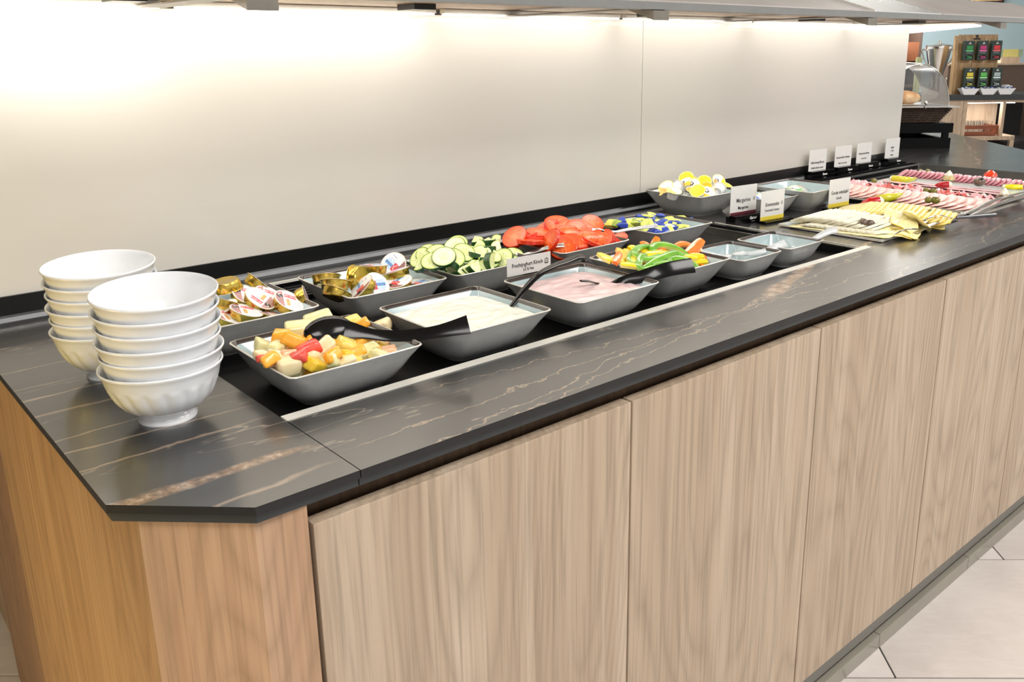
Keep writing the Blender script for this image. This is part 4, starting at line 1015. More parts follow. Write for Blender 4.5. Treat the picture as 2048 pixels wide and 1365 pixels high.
# ------------------------------------------------------------------ writing
def textmesh(s, size, mat, name='lettering', align='CENTER', sx=1.0, bold=0.0):
    cu = bpy.data.curves.new('txt', 'FONT'); cu.body = s; cu.size = size; cu.align_x = align; cu.align_y = 'CENTER'; cu.extrude = .00012; cu.offset = bold; cu.resolution_u = 2
    o = bpy.data.objects.new('txt', cu); me = bpy.data.meshes.new_from_object(o); bpy.data.objects.remove(o); bpy.data.curves.remove(cu)
    me.name = name
    for v in me.vertices: v.co.x *= sx
    me.materials.clear(); me.materials.append(mat); return me
M_ink = simple('dark_ink', (40, 38, 40), .6); M_white = simple('white_ink', (232, 232, 230), .5)
M_card = simple('white_card', (226, 225, 222), .45, var=.015); M_cardg = simple('light_grey_card', (206, 206, 202), .45, var=.015)
M_band = dict(wine=simple('wine_red_band', (98, 30, 44), .5), yellow=simple('yellow_band', (232, 208, 62), .5), mint=simple('mint_green_band', (176, 212, 202), .5))
FACE = Matrix.Rotation(PI/2, 3, 'X')
def addtext(s, size, mat, par, x, z, y, name='lettering', sx=.8, bold=0):
    o = newobj(name, textmesh(s, size, mat, name, sx=sx, bold=bold), par); o.location = (x, y, z); o.rotation_euler = (PI/2, 0, 0); return o
def sign(x, y, z, w, h, band, lines, base_w, label, rz=0, lean=0, bandh=.012, base=True, baseh=.018, logo=True, cut=.2, icon=None):
    r = empty('sign_card', (x, y, z), rz); tag(r, label, 'sign', 'buffet name signs')
    b0 = .004
    MB().bb((-w/2, -.0005, b0), (w/2, .0005, h)).build('card', M_card, r)
    zz = baseh*.55
    if band: MB().bb((-w/2, -.0010, zz), (w/2, -.0006, zz+bandh)).build('colour_band', M_band[band], r)
    for (s, zf, sz, sx_, bo) in lines:
        addtext(s, sz, M_ink, r, -.001, zf*h, -.0008, sx=sx_, bold=bo)
    if icon:
        m = MB(); ix, iz = w*.40, icon*h
        for a, b_ in (((ix-.0022, iz-.0035), (ix-.0016, iz+.003)), ((ix+.0016, iz-.0035), (ix+.0022, iz+.003)), ((ix-.0022, iz-.0042), (ix+.0022, iz-.003)), ((ix-.0014, iz+.003), (ix+.0014, iz+.0038))):
            m.bb((a[0], -.0012, a[1]), (b_[0], -.0009, b_[1]))
        m.build('icon', M_ink, r)
    if base:
        off = base_w*.06
        MB().prism([(-base_w/2+off, -.022), (base_w/2+off, -.022), (base_w/2+off, .010), (-base_w/2+off, .010)], 0, .006).build('foot', M_plastic, r)
        MB().bb((-base_w/2+off, -.022 if baseh > .012 else -.012, .0061), (base_w/2+off, -.0015, baseh)).build('holder', M_plastic, r)
        MB().bb((-base_w/2+off, .0015, .0061), (base_w/2+off, .010, baseh*.85)).build('back_rest', M_plastic, r)
        if logo:
            addtext('Garner', .0105, M_white, r, off+.008, baseh*.60, -.0224, 'logo', .85, .0004)
            MB().bb((off+.001, -.0226, baseh*.2), (off+.015, -.0222, baseh*.2+.0006)).build('logo_line', M_white, r)
p = at(1466, 452, z=.0)
sign(1.445, .556, 0, .098, .096, 'wine', [('Margarine', .60, .0155, .85, .0001), ('Margarine', .40, .0115, .85, .0002)], .118, 'white sign reading Margarine with wine red band on a black holder', rz=-.10, baseh=.022, bandh=.016, icon=.62)
sign(1.503, .507, 0, .090, .082, 'yellow', [('Emmentaler', .56, .0140, .8, .0001), ('Emmental cheese', .38, .0100, .8, 0)], .105, 'white sign with yellow band reading Emmentaler, right of the margarine sign', rz=-.10, baseh=.007, bandh=.012, logo=False, icon=.58)
sign(1.785, .482, 0, .092, .086, 'yellow', [('Gouda mittelalt', .56, .0140, .8, .0001), ('Gouda', .38, .0110, .8, 0)], .13, 'white sign with yellow band reading Gouda, beside the cheese platter', rz=-.10, baseh=.009, bandh=.014, logo=False, icon=.58)
sign(2.270, .848, 0.001, .096, .100, 'mint', [('Hähnchengrillbrust', .56, .0120, .8, .0001), ('Grilled chicken breast', .38, .0095, .8, .0001)], .125, 'white sign reading Hähnchengrillbrust, leftmost of the four in front of the cream wall', rz=-.08, baseh=.029)
sign(2.435, .848, 0.001, .098, .100, 'wine', [('Schwarzwälder Schinken', .60, .0100, .8, .0001), ('Black Forest ham', .40, .0090, .8, 0)], .125, 'white sign with wine red band, second of the four by the cream wall', rz=-.08, baseh=.029)
sign(2.580, .848, 0.001, .092, .100, 'mint', [('Hinterkochschinken', .62, .0100, .8, .0001), ('cooked ham', .44, .0085, .8, 0)], .12, 'white sign with mint band, third of the four by the cream wall', rz=-.08, baseh=.029)
sign(2.790, .848, 0.001, .094, .102, 'wine', [('Salami', .66, .0105, .8, .0001), ('v. Rind', .54, .009, .8, .0001), ('Salami', .38, .009, .8, .0001), ('with beef', .26, .0085, .8, .0001)], .125, 'white sign reading Salami, rightmost of the four near the end of the cream wall', rz=-.08, baseh=.029)
ks = empty('sign_card', (.585, .403, ZR+.0005), -.05); tag(ks, 'light grey sign reading Fruchtjoghurt Kirsch on the rim of the pink yoghurt bowl', 'sign', 'buffet name signs')
MB().bb((-.050, -.0005, 0), (.050, .0005, .033)).build('card', M_cardg, ks)
addtext('Fruchtjoghurt Kirsch', .0105, M_ink, ks, -.004, .018, -.0008, sx=.80, bold=.0001); addtext('3,5 % Fett', .0075, M_ink, ks, -.002, .0085, -.0008, sx=.8, bold=.0001)
m = MB()
for a, b_ in (((.036, .013), (.0370, .021)), ((.0430, .013), (.044, .021)), ((.036, .0125), (.044, .0145)), ((.0372, .021), (.0428, .0218)), ((.0385, .0218), (.0415, .0226)), ((.0392, .0165), (.0408, .0185))): m.bb((a[0], -.0010, a[1]), (b_[0], -.0007, b_[1]))
m.build('icon', M_ink, ks)
ym = empty('sign_card', (.523, .335, -.0185), .0); tag(ym, 'pale yellow sign corner peeking out between the yoghurt bowls', 'sign')
MB().bb((-.006, -.0004, 0), (.010, .0004, .028)).build('card', simple('pale_yellow_card', (240, 228, 120), .5), ym)

# ------------------------------------------------------------------ platters
M_plat = simple('pale_blue_glass_platter', (196, 212, 216), .2, coat=.2, var=.04, scale=20)
def platter(x0, y0, x1, y1, z, label, rot=0):
    cx_, cy_ = (x0+x1)/2, (y0+y1)/2; hx, hy = (x1-x0)/2, (y1-y0)/2
    r = empty('platter', (cx_, cy_, z), rot); tag(r, label, 'platter', 'flat serving platters')
    MB().box((0, 0, .002), (2*hx-.01, 2*hy-.01, .004), bev=.001).build('plate', M_plat, r)
    m = MB()
    for a, b_ in (((-hx, -hy), (hx, -hy+.006)), ((-hx, hy-.006), (hx, hy)), ((-hx, -hy+.006), (-hx+.006, hy-.006)), ((hx-.006, -hy+.006), (hx, hy-.006))): m.bb((a[0], a[1], .001), (b_[0], b_[1], .0058))
    m.build('rim', M_rimlite, r)
    return r
platter(1.46, .182, 1.86, .458, .001, 'pale blue platter of sliced cheese beside the small empty bowls')
ZM = .006
rk = empty('tray_rack', (2.27, .43, -.019)); tag(rk, 'black rack lifting the meat platters above the steel well', 'rack')
MB().bb((-.335, -.24, 0), (-.325, .24, .0245)).bb((.325, -.24, 0), (.335, .24, .0245)).bb((-.325, -.24, 0), (.325, -.23, .0245)).bb((-.325, .23, 0), (.325, .24, .0245)).build('frame', M_black, rk)
platter(1.935, .187, 2.415, .645, ZM, 'pale blue platter with poultry, crumpled ham and flat ham, nearest the gouda sign')
platter(2.421, .187, 2.605, .660, ZM, 'pale blue platter with the row of dark rimmed salami, farthest along the buffet')

# slices
def slicemesh(name, mat, R, th=.0016, wob=.0012, seed=0, sq=0, skin=None, seg=20):
    rnd = random.Random(seed); m = MB()
    pts = []
    for i in range(seg):
        a = 2*PI*i/seg; k = 1+rnd.uniform(-.02, .02)
        if sq:
            c, s_ = math.cos(a), math.sin(a); q = (abs(c)**sq+abs(s_)**sq)**(-1/sq); pts.append((R[0]*c*q*k, R[1]*s_*q*k))
        else: pts.append((R*math.cos(a)*k, R*math.sin(a)*k))
    rings = []
    for f, z0 in ((.02, -th/2), (.5, -th/2), (.97, -th/2), (1.0, 0), (.97, th/2), (.5, th/2), (.02, th/2)):
        rings.append([Vector((x*f, y*f, z0+wob*math.sin(x*90+seed)*math.cos(y*70+seed)*(1 if f > .4 else .2))) for x, y in pts])
    m.loft(rings, [0, 0, 1, 1, 0, 0] if skin else 0)
    return m.mesh(name, [mat, skin] if skin else mat, True, 60)
def meat(name, a, b, rough=.3, sc=60):
    t = NT(name, rough, coat=.2); n = t.noise(t.coord(), sc, 4, .6); t.col(t.ramp(n, [(.35, lin(a)), (.65, lin(b))])); t.i['Subsurface Weight'].default_value = .1; t.i['Subsurface Radius'].default_value = (.004, .002, .001); t.i['Subsurface Scale'].default_value = 1; return t.m
M_poul = meat('pale_pink_poultry', (240, 200, 194), (248, 216, 208)); M_poulr = meat('poultry_edge', (226, 160, 146), (236, 176, 164))
M_ham = meat('pink_ham', (232, 150, 158), (244, 186, 190), sc=30); M_hamf = meat('pale_ham_fat', (246, 214, 210), (250, 228, 222)); M_hamd = meat('cured_ham', (214, 98, 92), (236, 150, 146), sc=26)
M_sal = meat('mauve_salami', (216, 138, 152), (232, 168, 180), sc=160); M_salr = meat('dark_salami_edge', (112, 56, 62), (140, 74, 80))
M_chw = meat('white_cheese', (238, 232, 208), (246, 242, 224)); M_chy = meat('yellow_cheese', (246, 222, 140), (250, 230, 160)); M_chr = meat('cheese_edge', (242, 206, 84), (248, 216, 110)); M_chp = meat('pale_yellow_cheese', (246, 234, 172), (250, 240, 190))
PO = [slicemesh('poultry_slice', M_poul, .034, seed=s_, skin=M_poulr) for s_ in (1, 2, 3)]
names_lr = lambda k, n: ('%s from the back' % ['first', 'second', 'third', 'fourth', 'fifth', 'sixth', 'seventh', 'eighth', 'ninth', 'tenth', 'eleventh', 'twelfth', 'thirteenth', 'fourteenth', 'fifteenth', 'sixteenth', 'seventeenth', 'eighteenth', 'nineteenth', 'twentieth', 'twenty-first', 'twenty-second', 'twenty-third', 'twenty-fourth', 'twenty-fifth', 'twenty-sixth', 'twenty-seventh', 'twenty-eighth', 'twenty-ninth', 'thirtieth'][k])
rm = random.Random(21)
n = 17
for k in range(n):
    y_ = .605-.0258*k
    o = newobj('poultry_slice', PO[k % 3]); place(o, (1.968+rm.uniform(-.001, .001), y_, ZM+.0095), basis((-.12, .22, 1), rm.uniform(0, 6))); o.scale = (.95, 1, 1)
    tag(o, 'pale pink poultry slice in the lower tier of the front row, '+names_lr(k, n), 'meat', 'poultry slices, lower tier')
    o = newobj('poultry_slice', PO[(k+1) % 3]); place(o, (2.003+rm.uniform(-.002, .002), y_-.008, ZM+.018), basis((-.32, .15, 1), rm.uniform(0, 6))); o.scale = (1.0, 1.0, 1)
    tag(o, 'pale pink poultry slice in the upper tier of the front row, '+names_lr(k, n), 'meat', 'poultry slices, upper tier')
def folded(name, mats, L_, W_, seed, amp, nx=22, ny=12):
    m = MB(); vs = []; fs = []
    for j in range(ny+1):
        for i in range(nx+1):
            u = i/nx-.5; v = j/ny-.5
            h = amp*(.5+.5*math.sin(u*13+seed+v*3))*(1-abs(v)*.6)+mnoise.noise(Vector((u*6, v*6, seed)))*amp*.8
            vs.append((u*L_+math.sin(v*5+seed)*.006, v*W_*(1+.2*math.sin(u*9+seed)), max(h, 0)+.001))
    for j in range(ny):
        for i in range(nx): a = j*(nx+1)+i; fs.append((a, a+1, a+nx+2, a+nx+1))
    b = len(vs); m.v += vs
    for f in fs:
        m.f.append(f); vm = (f[0]//(nx+1))/ny; m.m.append(1 if (vm < .12 or mnoise.noise(Vector((f[0]*.13, seed, 0))) > .38) else 0); m.c.append(None)
    # thickness
    vs2 = [(x_, y_, z_-.0012) for x_, y_, z_ in vs]; m.add(vs2, fs, 0)
    return m.mesh(name, mats, True, 80)
CR_ = [folded('ham_slice', [M_ham, M_hamf], .075, .06, s_*2.3, .014) for s_ in range(4)] + [folded('ham_slice', [M_hamd, M_hamf], .07, .05, s_*3.1+1, .016) for s_ in range(3)]
for k in range(18):
    y_ = .625-.0245*k
    o = newobj('ham_slice', CR_[k % 7]); place(o, (2.115+rm.uniform(-.018, .022), y_, ZM+.009), Matrix.Rotation(rm.uniform(1.0, 2.1), 3, 'Z') @ Matrix.Rotation(rm.uniform(-.15, .15), 3, 'X'))
    tag(o, 'crumpled %s ham slice in the second row, %s' % ('pink' if k % 7 < 4 else 'red cured', names_lr(k, 18)), 'meat', 'crumpled ham slices')
HF = [slicemesh('flat_ham_slice', M_ham, (.15, .030), th=.002, seed=s_, sq=5, skin=M_hamf, seg=28) for s_ in (4, 5)]
for k, (x_, y_, z_, rz) in enumerate(((2.225, .47, .006, 1.50), (2.245, .38, .0075, 1.60), (2.285, .47, .009, 1.56), (2.27, .32, .0105, 1.53), (2.30, .38, .012, 1.60), (2.25, .29, .013, 1.50))):
    o = newobj('flat_ham_slice', HF[k % 2]); place(o, (x_, y_, ZM+z_), Matrix.Rotation(rz, 3, 'Z') @ Matrix.Rotation(.1, 3, 'X'))
    tag(o, 'long flat pink ham slice in the third row, '+('lowest at the back', 'low in the middle', 'upper at the back', 'near the front', 'topmost in the middle', 'nearest the tongs')[k], 'meat', 'flat ham slices')
SA = [slicemesh('salami_slice', M_sal, .021, seed=s_+7, skin=M_salr, th=.002) for s_ in (1, 2, 3)]
for k in range(28):
    y_ = .640-.0152*k
    o = newobj('salami_slice', SA[k % 3]); place(o, (2.468+rm.uniform(-.002, .002), y_, ZM+.0145), basis((-.5, .5, .9), rm.uniform(0, 6)))
    tag(o, 'mauve salami slice with dark edge in the far row, '+names_lr(k, 28), 'meat', 'salami slices')
    if k % 2 == 0:
        o = newobj('salami_slice', SA[(k+1) % 3]); place(o, (2.50, y_-.008, ZM+.0125), basis((-.35, .45, .9), rm.uniform(0, 6)))
        tag(o, 'mauve salami slice lying behind the far row, '+names_lr(k//2, 14), 'meat', 'salami slices, rear')
CW = [slicemesh('white_cheese_slice', M_chw, (.050, .030), th=.006, wob=.0005, seed=s_, sq=8, seg=28) for s_ in (1, 2)]
for k in range(15):
    t = k/14; p = Vector((1.518+.022*t, .402-.168*t, 0))
    hgt = .018+.012*math.sin(PI*min(1, .25+t*.75))
    o = newobj('white_cheese_slice', CW[k % 2]); place(o, (p.x, p.y, .001+hgt), Matrix.Rotation(-.42+.06*(k%3), 3, 'Z') @ Matrix.Rotation(-.36, 3, 'X') @ Matrix.Rotation(-.16, 3, 'Y'))
    tag(o, 'white cheese slice in the overlapping row, '+names_lr(k, 15), 'cheese', 'white cheese slices')
for k in range(14):
    t = k/13; p = Vector((1.492+.020*t, .385-.165*t, 0))
    o = newobj('white_cheese_slice', CW[k % 2]); place(o, (p.x, p.y, .010), Matrix.Rotation(-.5, 3, 'Z') @ Matrix.Rotation(-.25, 3, 'X')); o.scale = (.6, .9, 1)
    tag(o, 'white cheese slice low under the overlapping row, '+names_lr(k, 14), 'cheese', 'lower white cheese slices')
CYs = [slicemesh('yellow_cheese_slice', M_chy, (.050, .050), th=.003, wob=.0004, seed=s_, sq=9, skin=M_chr, seg=28) for s_ in (1, 2)]
for k in range(17):
    t = k/16; p = Vector((1.700+.010*t, .395-.215*t, 0)); hgt = .016+.009*math.sin(PI*(.15+.8*t))
    o = newobj('yellow_cheese_slice', CYs[k % 2]); place(o, (p.x, p.y, .001+hgt), Matrix.Rotation(.15, 3, 'Z') @ Matrix.Rotation(-.28, 3, 'X') @ Matrix.Rotation(-.16, 3, 'Y'))
    tag(o, 'yellow cheese slice in the far overlapping row, '+names_lr(k, 17), 'cheese', 'yellow cheese slices')
CP = [slicemesh('pale_cheese_slice', M_chp, (.055, .045), th=.003, wob=.004, seed=s_*3, sq=7, skin=M_chr, seg=28) for s_ in (1, 2, 3)]
zq = zoomer(1740, 400, 2048/180)
for k, (X, Y, z_, n_, sp, ps) in enumerate(((700, 450, .034, (-.25, -.35, 1), .6, 'topmost of the folded ones, with small holes'), (620, 580, .024, (-.3, -.3, 1), .9, 'folded under the topmost one'), (820, 560, .024, (.1, -.5, 1), .4, 'right of the folded ones'),
        (520, 680, .016, (-.1, -.2, 1), .8, 'low at the front of the platter'), (700, 700, .013, (0, -.15, 1), .5, 'lowest, near the front edge'), (1060, 500, .026, (.5, -.3, .8), .3, 'folded up with deep yellow edge'), (1400, 500, .012, (0, 0, 1), .1, 'flat at the right end'), (1300, 560, .009, (0, 0, 1), .5, 'flat beneath the right end'))):
    o = newobj('pale_cheese_slice', CP[k % 3]); place(o, at(*zq(X, Y), z=z_), basis(n_, sp)); o.scale = (.85,)*3
    tag(o, 'pale yellow cheese slice '+ps, 'cheese', 'pale cheese slices')
CL = slicemesh('long_cheese_slice', M_chp, (.055, .042), th=.003, wob=.0003, seed=3, sq=9, seg=28)
for k in range(5):
    o = newobj('long_cheese_slice', CL); t = k/4; place(o, (1.488+.008*t, .385-.165*t, .0065+.0008*k), Matrix.Rotation(.08, 3, 'Z') @ Matrix.Rotation(-.03, 3, 'X')); o.scale = (.55, 1.1, 1)
    tag(o, 'flat pale yellow cheese slice along the near edge of the platter, '+names_lr(k, 5), 'cheese', 'flat cheese slices at the near edge')

M_ol = fruitmat('green_olive_skin', (104, 98, 30), (140, 130, 50), .15); M_old = fruitmat('dark_olive_skin', (92, 74, 62), (120, 100, 84), .15)
def olive(p, label, dark=False, s=1.0, rz=0):
    r = empty('olive', p, rz); tag(r, label, 'olive', 'garnish olives')
    MB().ell((0, 0, .009*s), (.012*s, .009*s, .009*s), 16, nz=10).build('flesh', M_old if dark else M_ol, r, smooth=True)
    MB().lathe([(.0028*s, -.0004), (.0032*s, 0), (.0012*s, .0003)], 10).build('pit_hole', M_black, r).location = (-.004*s, -.003*s, .0172*s)
zt1 = zoomer(1590, 400, 2048/170); zt2 = zoomer(1660, 330, 2048/388)
for X, Y, z_, dk, s_, ps, zz in ((260, 620, .006, 0, 1.0, 'at the near left corner of the cheese platter', zt1), (610, 620, .006, 0, .85, 'second along the near edge of the cheese platter', zt1), (740, 620, .006, 0, .85, 'cut one beside the second along the near edge', zt1), (1640, 650, .022, 1, 1.15, 'dark, on the white cheese above the yellow pepper', zt1), (1800, 660, .022, 1, 1.0, 'dark, right of its twin above the yellow pepper', zt1),
        (555, 580, .026, 1, .8, 'between the white and the yellow cheese rows', zt2), (1040, 535, .026, 0, .9, 'on the far yellow cheese row, left one', zt2), (1085, 530, .026, 0, .9, 'on the far yellow cheese row, right one', zt2), (1035, 405, ZM+.022, 0, 1, 'left of the pair on the poultry slices', zt2), (1110, 410, ZM+.022, 0, 1.05, 'right of the pair on the poultry slices', zt2),
        (1010, 305, ZM+.02, 0, 1, 'left of the pair on the crumpled ham', zt2), (1085, 312, ZM+.02, 0, 1, 'right of the pair on the crumpled ham', zt2), (460, 195, ZM+.012, 0, .9, 'at the back of the crumpled ham', zt2), (955, 100, ZM+.008, 0, 1.0, 'left of the pair at the back of the salami', zt2), (1030, 98, ZM+.008, 0, 1.0, 'right of the pair at the back of the salami', zt2), (1800, 400, ZM+.008, 1, 1.2, 'dark, near the tongs', zt2)):
    olive(at(*zz(X, Y), z=z_), 'olive '+ps, bool(dk), s_, rz=X*.01)
ob = empty('stuffed_olive', at(*zt2(1570, 225), z=ZM+.012)); tag(ob, 'large brown stuffed olive between flat ham and salami', 'olive')
MB().ell((0, 0, .013), (.020, .018, .014), 18).build('flesh', M_old, ob, smooth=True); MB().ell((-.003, -.008, .022), (.010, .006, .006), 12).build('filling', M_black, ob, smooth=True)
def chili(pts, rad, mat, label, cap=None):
    r = empty('pickled_pepper', tuple(pts[0])); tag(r, label, 'pepper', 'pickled peppers'); b = pts[0]
    pp = smoothpts([p-b for p in pts], 4); rr = [v.x for v in smoothpts([Vector((q, 0, 0)) for q in rad], 4)]
    MB().tube(pp, rr, 12).build('skin', mat, r, smooth=True)
    if cap: MB().ell(pp[0], (cap, cap, cap), 12).build('cut_end' if True else '', M_chw, r, smooth=True)
M_chil = fruitmat('yellow_green_pepper_skin', (196, 190, 20), (214, 208, 60), .15); M_yel2 = fruitmat('yellow_pepper_pickle', (244, 224, 0), (252, 234, 40), .15); M_redp = fruitmat('red_pepper_skin', (176, 14, 22), (200, 30, 34), .15)
def zz2(X, Y, z): return at(*zt2(X, Y), z=z)
chili([zz2(450, 350, ZM+.020), zz2(560, 352, ZM+.022), zz2(680, 335, ZM+.026), zz2(765, 305, ZM+.032)], [.004, .012, .010, .003], M_chil, 'yellow green pickled pepper on the poultry slices')
chili([zz2(665, 150, ZM+.012), zz2(760, 158, ZM+.012), zz2(850, 155, ZM+.010), zz2(910, 140, ZM+.010)], [.013, .012, .009, .003], M_chil, 'yellow green pickled pepper at the back of the flat ham', .0125)
chili([zz2(1840, 228, ZM+.012), zz2(1930, 235, ZM+.012), zz2(2030, 238, ZM+.012)], [.006, .009, .008], M_yel2, 'yellow pickled pepper beside the salami at the right', .007)
chili([at(*zt1(1450, 700), z=.014), at(*zt1(1650, 730), z=.013), at(*zt1(1850, 790), z=.012), at(*zt1(2000, 830), z=.010)], [.007, .008, .006, .002], M_yel2, 'bright yellow pickled pepper along the near edge of the cheese platter')
def stuffed(p, d, L_, R_, label, mat):
    r = empty('stuffed_pepper', p); tag(r, label, 'pepper', 'stuffed peppers'); d = Vector(d).normalized()
    MB().tube([Vector((0, 0, R_))-d*L_*.5, Vector((0, 0, R_))-d*L_*.35, Vector((0, 0, R_)), Vector((0, 0, R_))+d*L_*.45], [R_*.15, R_*.55, R_*.95, R_*.9], 14).build('skin', mat, r, smooth=True)
    MB().ell(Vector((0, 0, R_))+d*L_*.46, (R_*.82, R_*.82, R_*.82), 14).build('cheese_filling', M_chw, r, smooth=True)
stuffed(at(*zt1(1800, 215), z=.012), (.75, -.62, .12), .052, .0165, 'red pepper stuffed with white cream at the back of the cheese platter', M_redp)
stuffed(zz2(1180, 250, ZM+.018), (.5, -.8, .1), .04, .011, 'red pepper stuffed with white cream on the flat ham', M_redp)
def blob(name, p, r_, mat, label, cat, top=None):
    r = empty(name, p); tag(r, label, cat)
    m = MB(); m.lathe([(r_*.7, 0), (r_, r_*.35), (r_*.85, r_*.8), (r_*.5, r_*1.1), (r_*.2, r_*1.3)], 18, fn=lambda q, z, a: q*(1+.12*math.sin(a*5)))
    m.build('base', mat, r, smooth=True)
    if top: m = MB(); m.lathe([(r_*.6, r_*.9), (r_*.62, r_*1.1), (r_*.38, r_*1.5), (r_*.08, r_*1.9)], 16, fn=lambda q, z, a: q*(1+.15*math.sin(a*6+z*300))); m.build('cream_top', top, r, smooth=True)
blob('stuffed_mushroom', zz2(1250, 175, ZM+.006), .019, fruitmat('mushroom_skin', (190, 168, 116), (206, 184, 134)), 'pale mushroom with white cream top on the salami row', 'mushroom', M_chw)
blob('stuffed_mushroom', zz2(1830, 385, ZM+.010), .020, fruitmat('brown_mushroom_skin', (150, 130, 96), (186, 164, 130)), 'brown mushroom with white cream top at the end of the ham rows', 'mushroom', M_chw)
blob('cherry_tomato', zz2(1690, 140, ZM+.010), .020, fruitmat('red_tomato_skin', (226, 50, 20), (240, 80, 40), .15), 'bright red tomato garnish behind the salami row', 'tomato')
blob('cream_rosette', at(*zt1(1690, 270), z=.010), .015, M_chw, 'small white cream rosette in front of the red stuffed pepper', 'garnish')

# tongs and fork
def tongs(label, A, Bp, wid, zlift, h0=.006, sep=.013):
    r = empty('serving_tongs', tuple(A)); tag(r, label, 'tongs'); d = Bp-A; side = Vector((-d.y, d.x, 0)).normalized()
    for s_ in (-1, 1):
        pts = [Vector((0, 0, 0))+side*s_*.012, d*.18+side*s_*.010+Vector((0, 0, .004)), d*.45+side*s_*sep+Vector((0, 0, .010)), d*.8+side*s_*sep*.7+Vector((0, 0, .008)), d+side*s_*.002+Vector((0, 0, .003))]
        m = MB(); pp = smoothpts(pts, 5); strap(pp, [.008-.003*abs(i/(len(pp)-1)-.5) for i in range(len(pp))], .0011, m); m.build('arm', M_steel, r, smooth=True)
    m = MB(); m.tube([d+side*.006+Vector((0, 0, .003)), d*1.01+Vector((0, 0, .003)), d-side*.006+Vector((0, 0, .003))], .0025, 8); m.build('hinge', M_chrome, r, smooth=True)
tongs('silver serving tongs lying on the front rim of the cheese platter', at(1822, 464, z=.014), at(1926, 430, z=.018), 0, 0)
tongs('silver serving tongs lying along the front rim of the meat platters', at(1930, 432, z=.02), at(2075, 384, z=.03), 0, 0)
r = empty('serving_fork', at(1840, 440, z=.03)); tag(r, 'silver fork with dark round handle reaching off the cheese platter over the worktop', 'fork'); b = at(1840, 440, z=.03)
MB().tube([at(1912, 436, z=.03)-b, at(1950, 433, z=.026)-b, at(1990, 430, z=.024)-b], [.0035, .0048, .0056], 12).build('handle', simple('dark_polished_metal', (110, 110, 112), .2, metal=1), r, smooth=True)
m = MB(); strap(smoothpts([at(*zq(1200, 460), z=.026)-b, at(*zq(1440, 370), z=.034)-b, at(*zq(1600, 350), z=.038)-b, at(*zq(1780, 400), z=.034)-b, at(1912, 436, z=.03)-b], 5), [.003+.004*math.sin(PI*min(1, i/12)) for i in range(21)], .001, m)
m.build('neck', M_chrome, r, smooth=True)
r = empty('serving_fork', at(1800, 460, z=.03)); tag(r, 'thin silver fork with long handle jutting from the cheese platter toward the front edge', 'fork'); b = at(1800, 460, z=.03)
m = MB(); m.tube(smoothpts([at(*zq(520, 800), z=.012)-b, at(*zq(740, 695), z=.024)-b, at(*zq(900, 665), z=.03)-b, at(*zq(1090, 668), z=.032)-b], 4), .0018, 8); m.build('neck', M_chrome, r, smooth=True)

# ------------------------------------------------------------------ roll top bread display at the right end
AZ = math.atan2(UU.y, UU.x)
O1 = Vector((3.523, .966, 0))
rt = empty('wooden_stand', O1, AZ); tag(rt, 'black slatted wooden crate stand under the bread basket on the right end of the worktop', 'stand')
MB().bb((-.36, 0, .0), (.014, .02, .045)).bb((-.36, .30, .0), (.014, .32, .045)).build('lower_board', M_blackwell, rt)
MB().bb((-.36, 0, .068), (.020, .02, .110)).bb((-.36, .30, .068), (.020, .32, .110)).build('upper_board', M_blackwell, rt)
MB().bb((-.022, .002, .045), (.004, .02, .068)).bb((-.35, .002, .045), (-.32, .02, .068)).bb((-.022, .3, .045), (.004, .318, .068)).build('block', M_blackwell, rt)
MB().bb((-.006, .02, .0), (.014, .30, .040)).bb((-.006, .02, .070), (.014, .30, .108)).bb((-.36, .02, .100), (-.006, .30, .108)).build('side_slat', M_blackwell, rt)
bk = empty('bread_basket', O1+Vector((0, 0, .1105)), AZ); tag(bk, 'dark woven rattan basket with clear roll top dome and a bread loaf inside', 'basket')
M_rat = simple('dark_rattan', (66, 48, 36), .4, coat=.3, var=.5, scale=90)
m = MB()
for k in range(8):
    z_ = .004+k*.0082; o_ = .0058*k
    x0, x1, y0, y1 = -.36-o_*.2, -.035+o_, .03-o_*.6, .30+o_*.3
    m.tube([(x0, y0, z_), (x1, y0, z_), (x1, y1, z_), (x0, y1, z_)], .0042, 6)
m.build('woven_wall', M_rat, bk, smooth=True)
m = MB()
for k in range(22): m.tube([(-.35+k*.0145, .030, .002), (-.35+k*.0155, .004, .068)], .0016, 5)
for k in range(12): m.tube([(-.034, .04+k*.021, .002), (.006, .035+k*.0225, .068)], .0020, 5)
m.build('uprights', simple('pale_rattan', (150, 118, 84), .4), bk)
MB().prism([(-.37, -.012), (.036, -.012), (.012, .325), (-.37, .325)], .069, .0735).build('tray', M_steel, bk)
# dome
m = MB(); rings = []; R_ = .135
for s_ in (0, 1):
    ring = []
    pass
nseg = 20
def arc(rad, y_): return [Vector((-.145+rad*1.02*math.cos(t), y_, .074+rad*1.30*math.sin(t))) for t in [PI*i/nseg for i in range(nseg+1)]]
m = MB(); vs = []; fs = []
for (rad, y_) in ((.137, .02), (.137, .30)):
    vs += arc(rad, y_)
for i in range(nseg): fs.append((i, i+1, nseg+1+i+1, nseg+1+i))
m.add(vs, fs); m.add([Vector((-.145, .02, .074))]+arc(.137, .02), [(0, i+1, i+2) for i in range(nseg)])
m.add([Vector((-.145, .30, .074))]+arc(.137, .30), [(0, i+2, i+1) for i in range(nseg)])
do = m.build('dome', M_thin, bk, smooth=True, ang=30)
m = MB(); m.tube(arc(.138, .018), .0022, 6); m.tube(arc(.138, .302), .0022, 6); m.build('dome_edge', M_chrome, bk, smooth=True)
MB().tube([(-.145, .012, .074+.178), (-.145, .15, .074+.181), (-.145, .305, .074+.178)], .006, 8).build('dome_handle', M_chrome, bk, smooth=True)
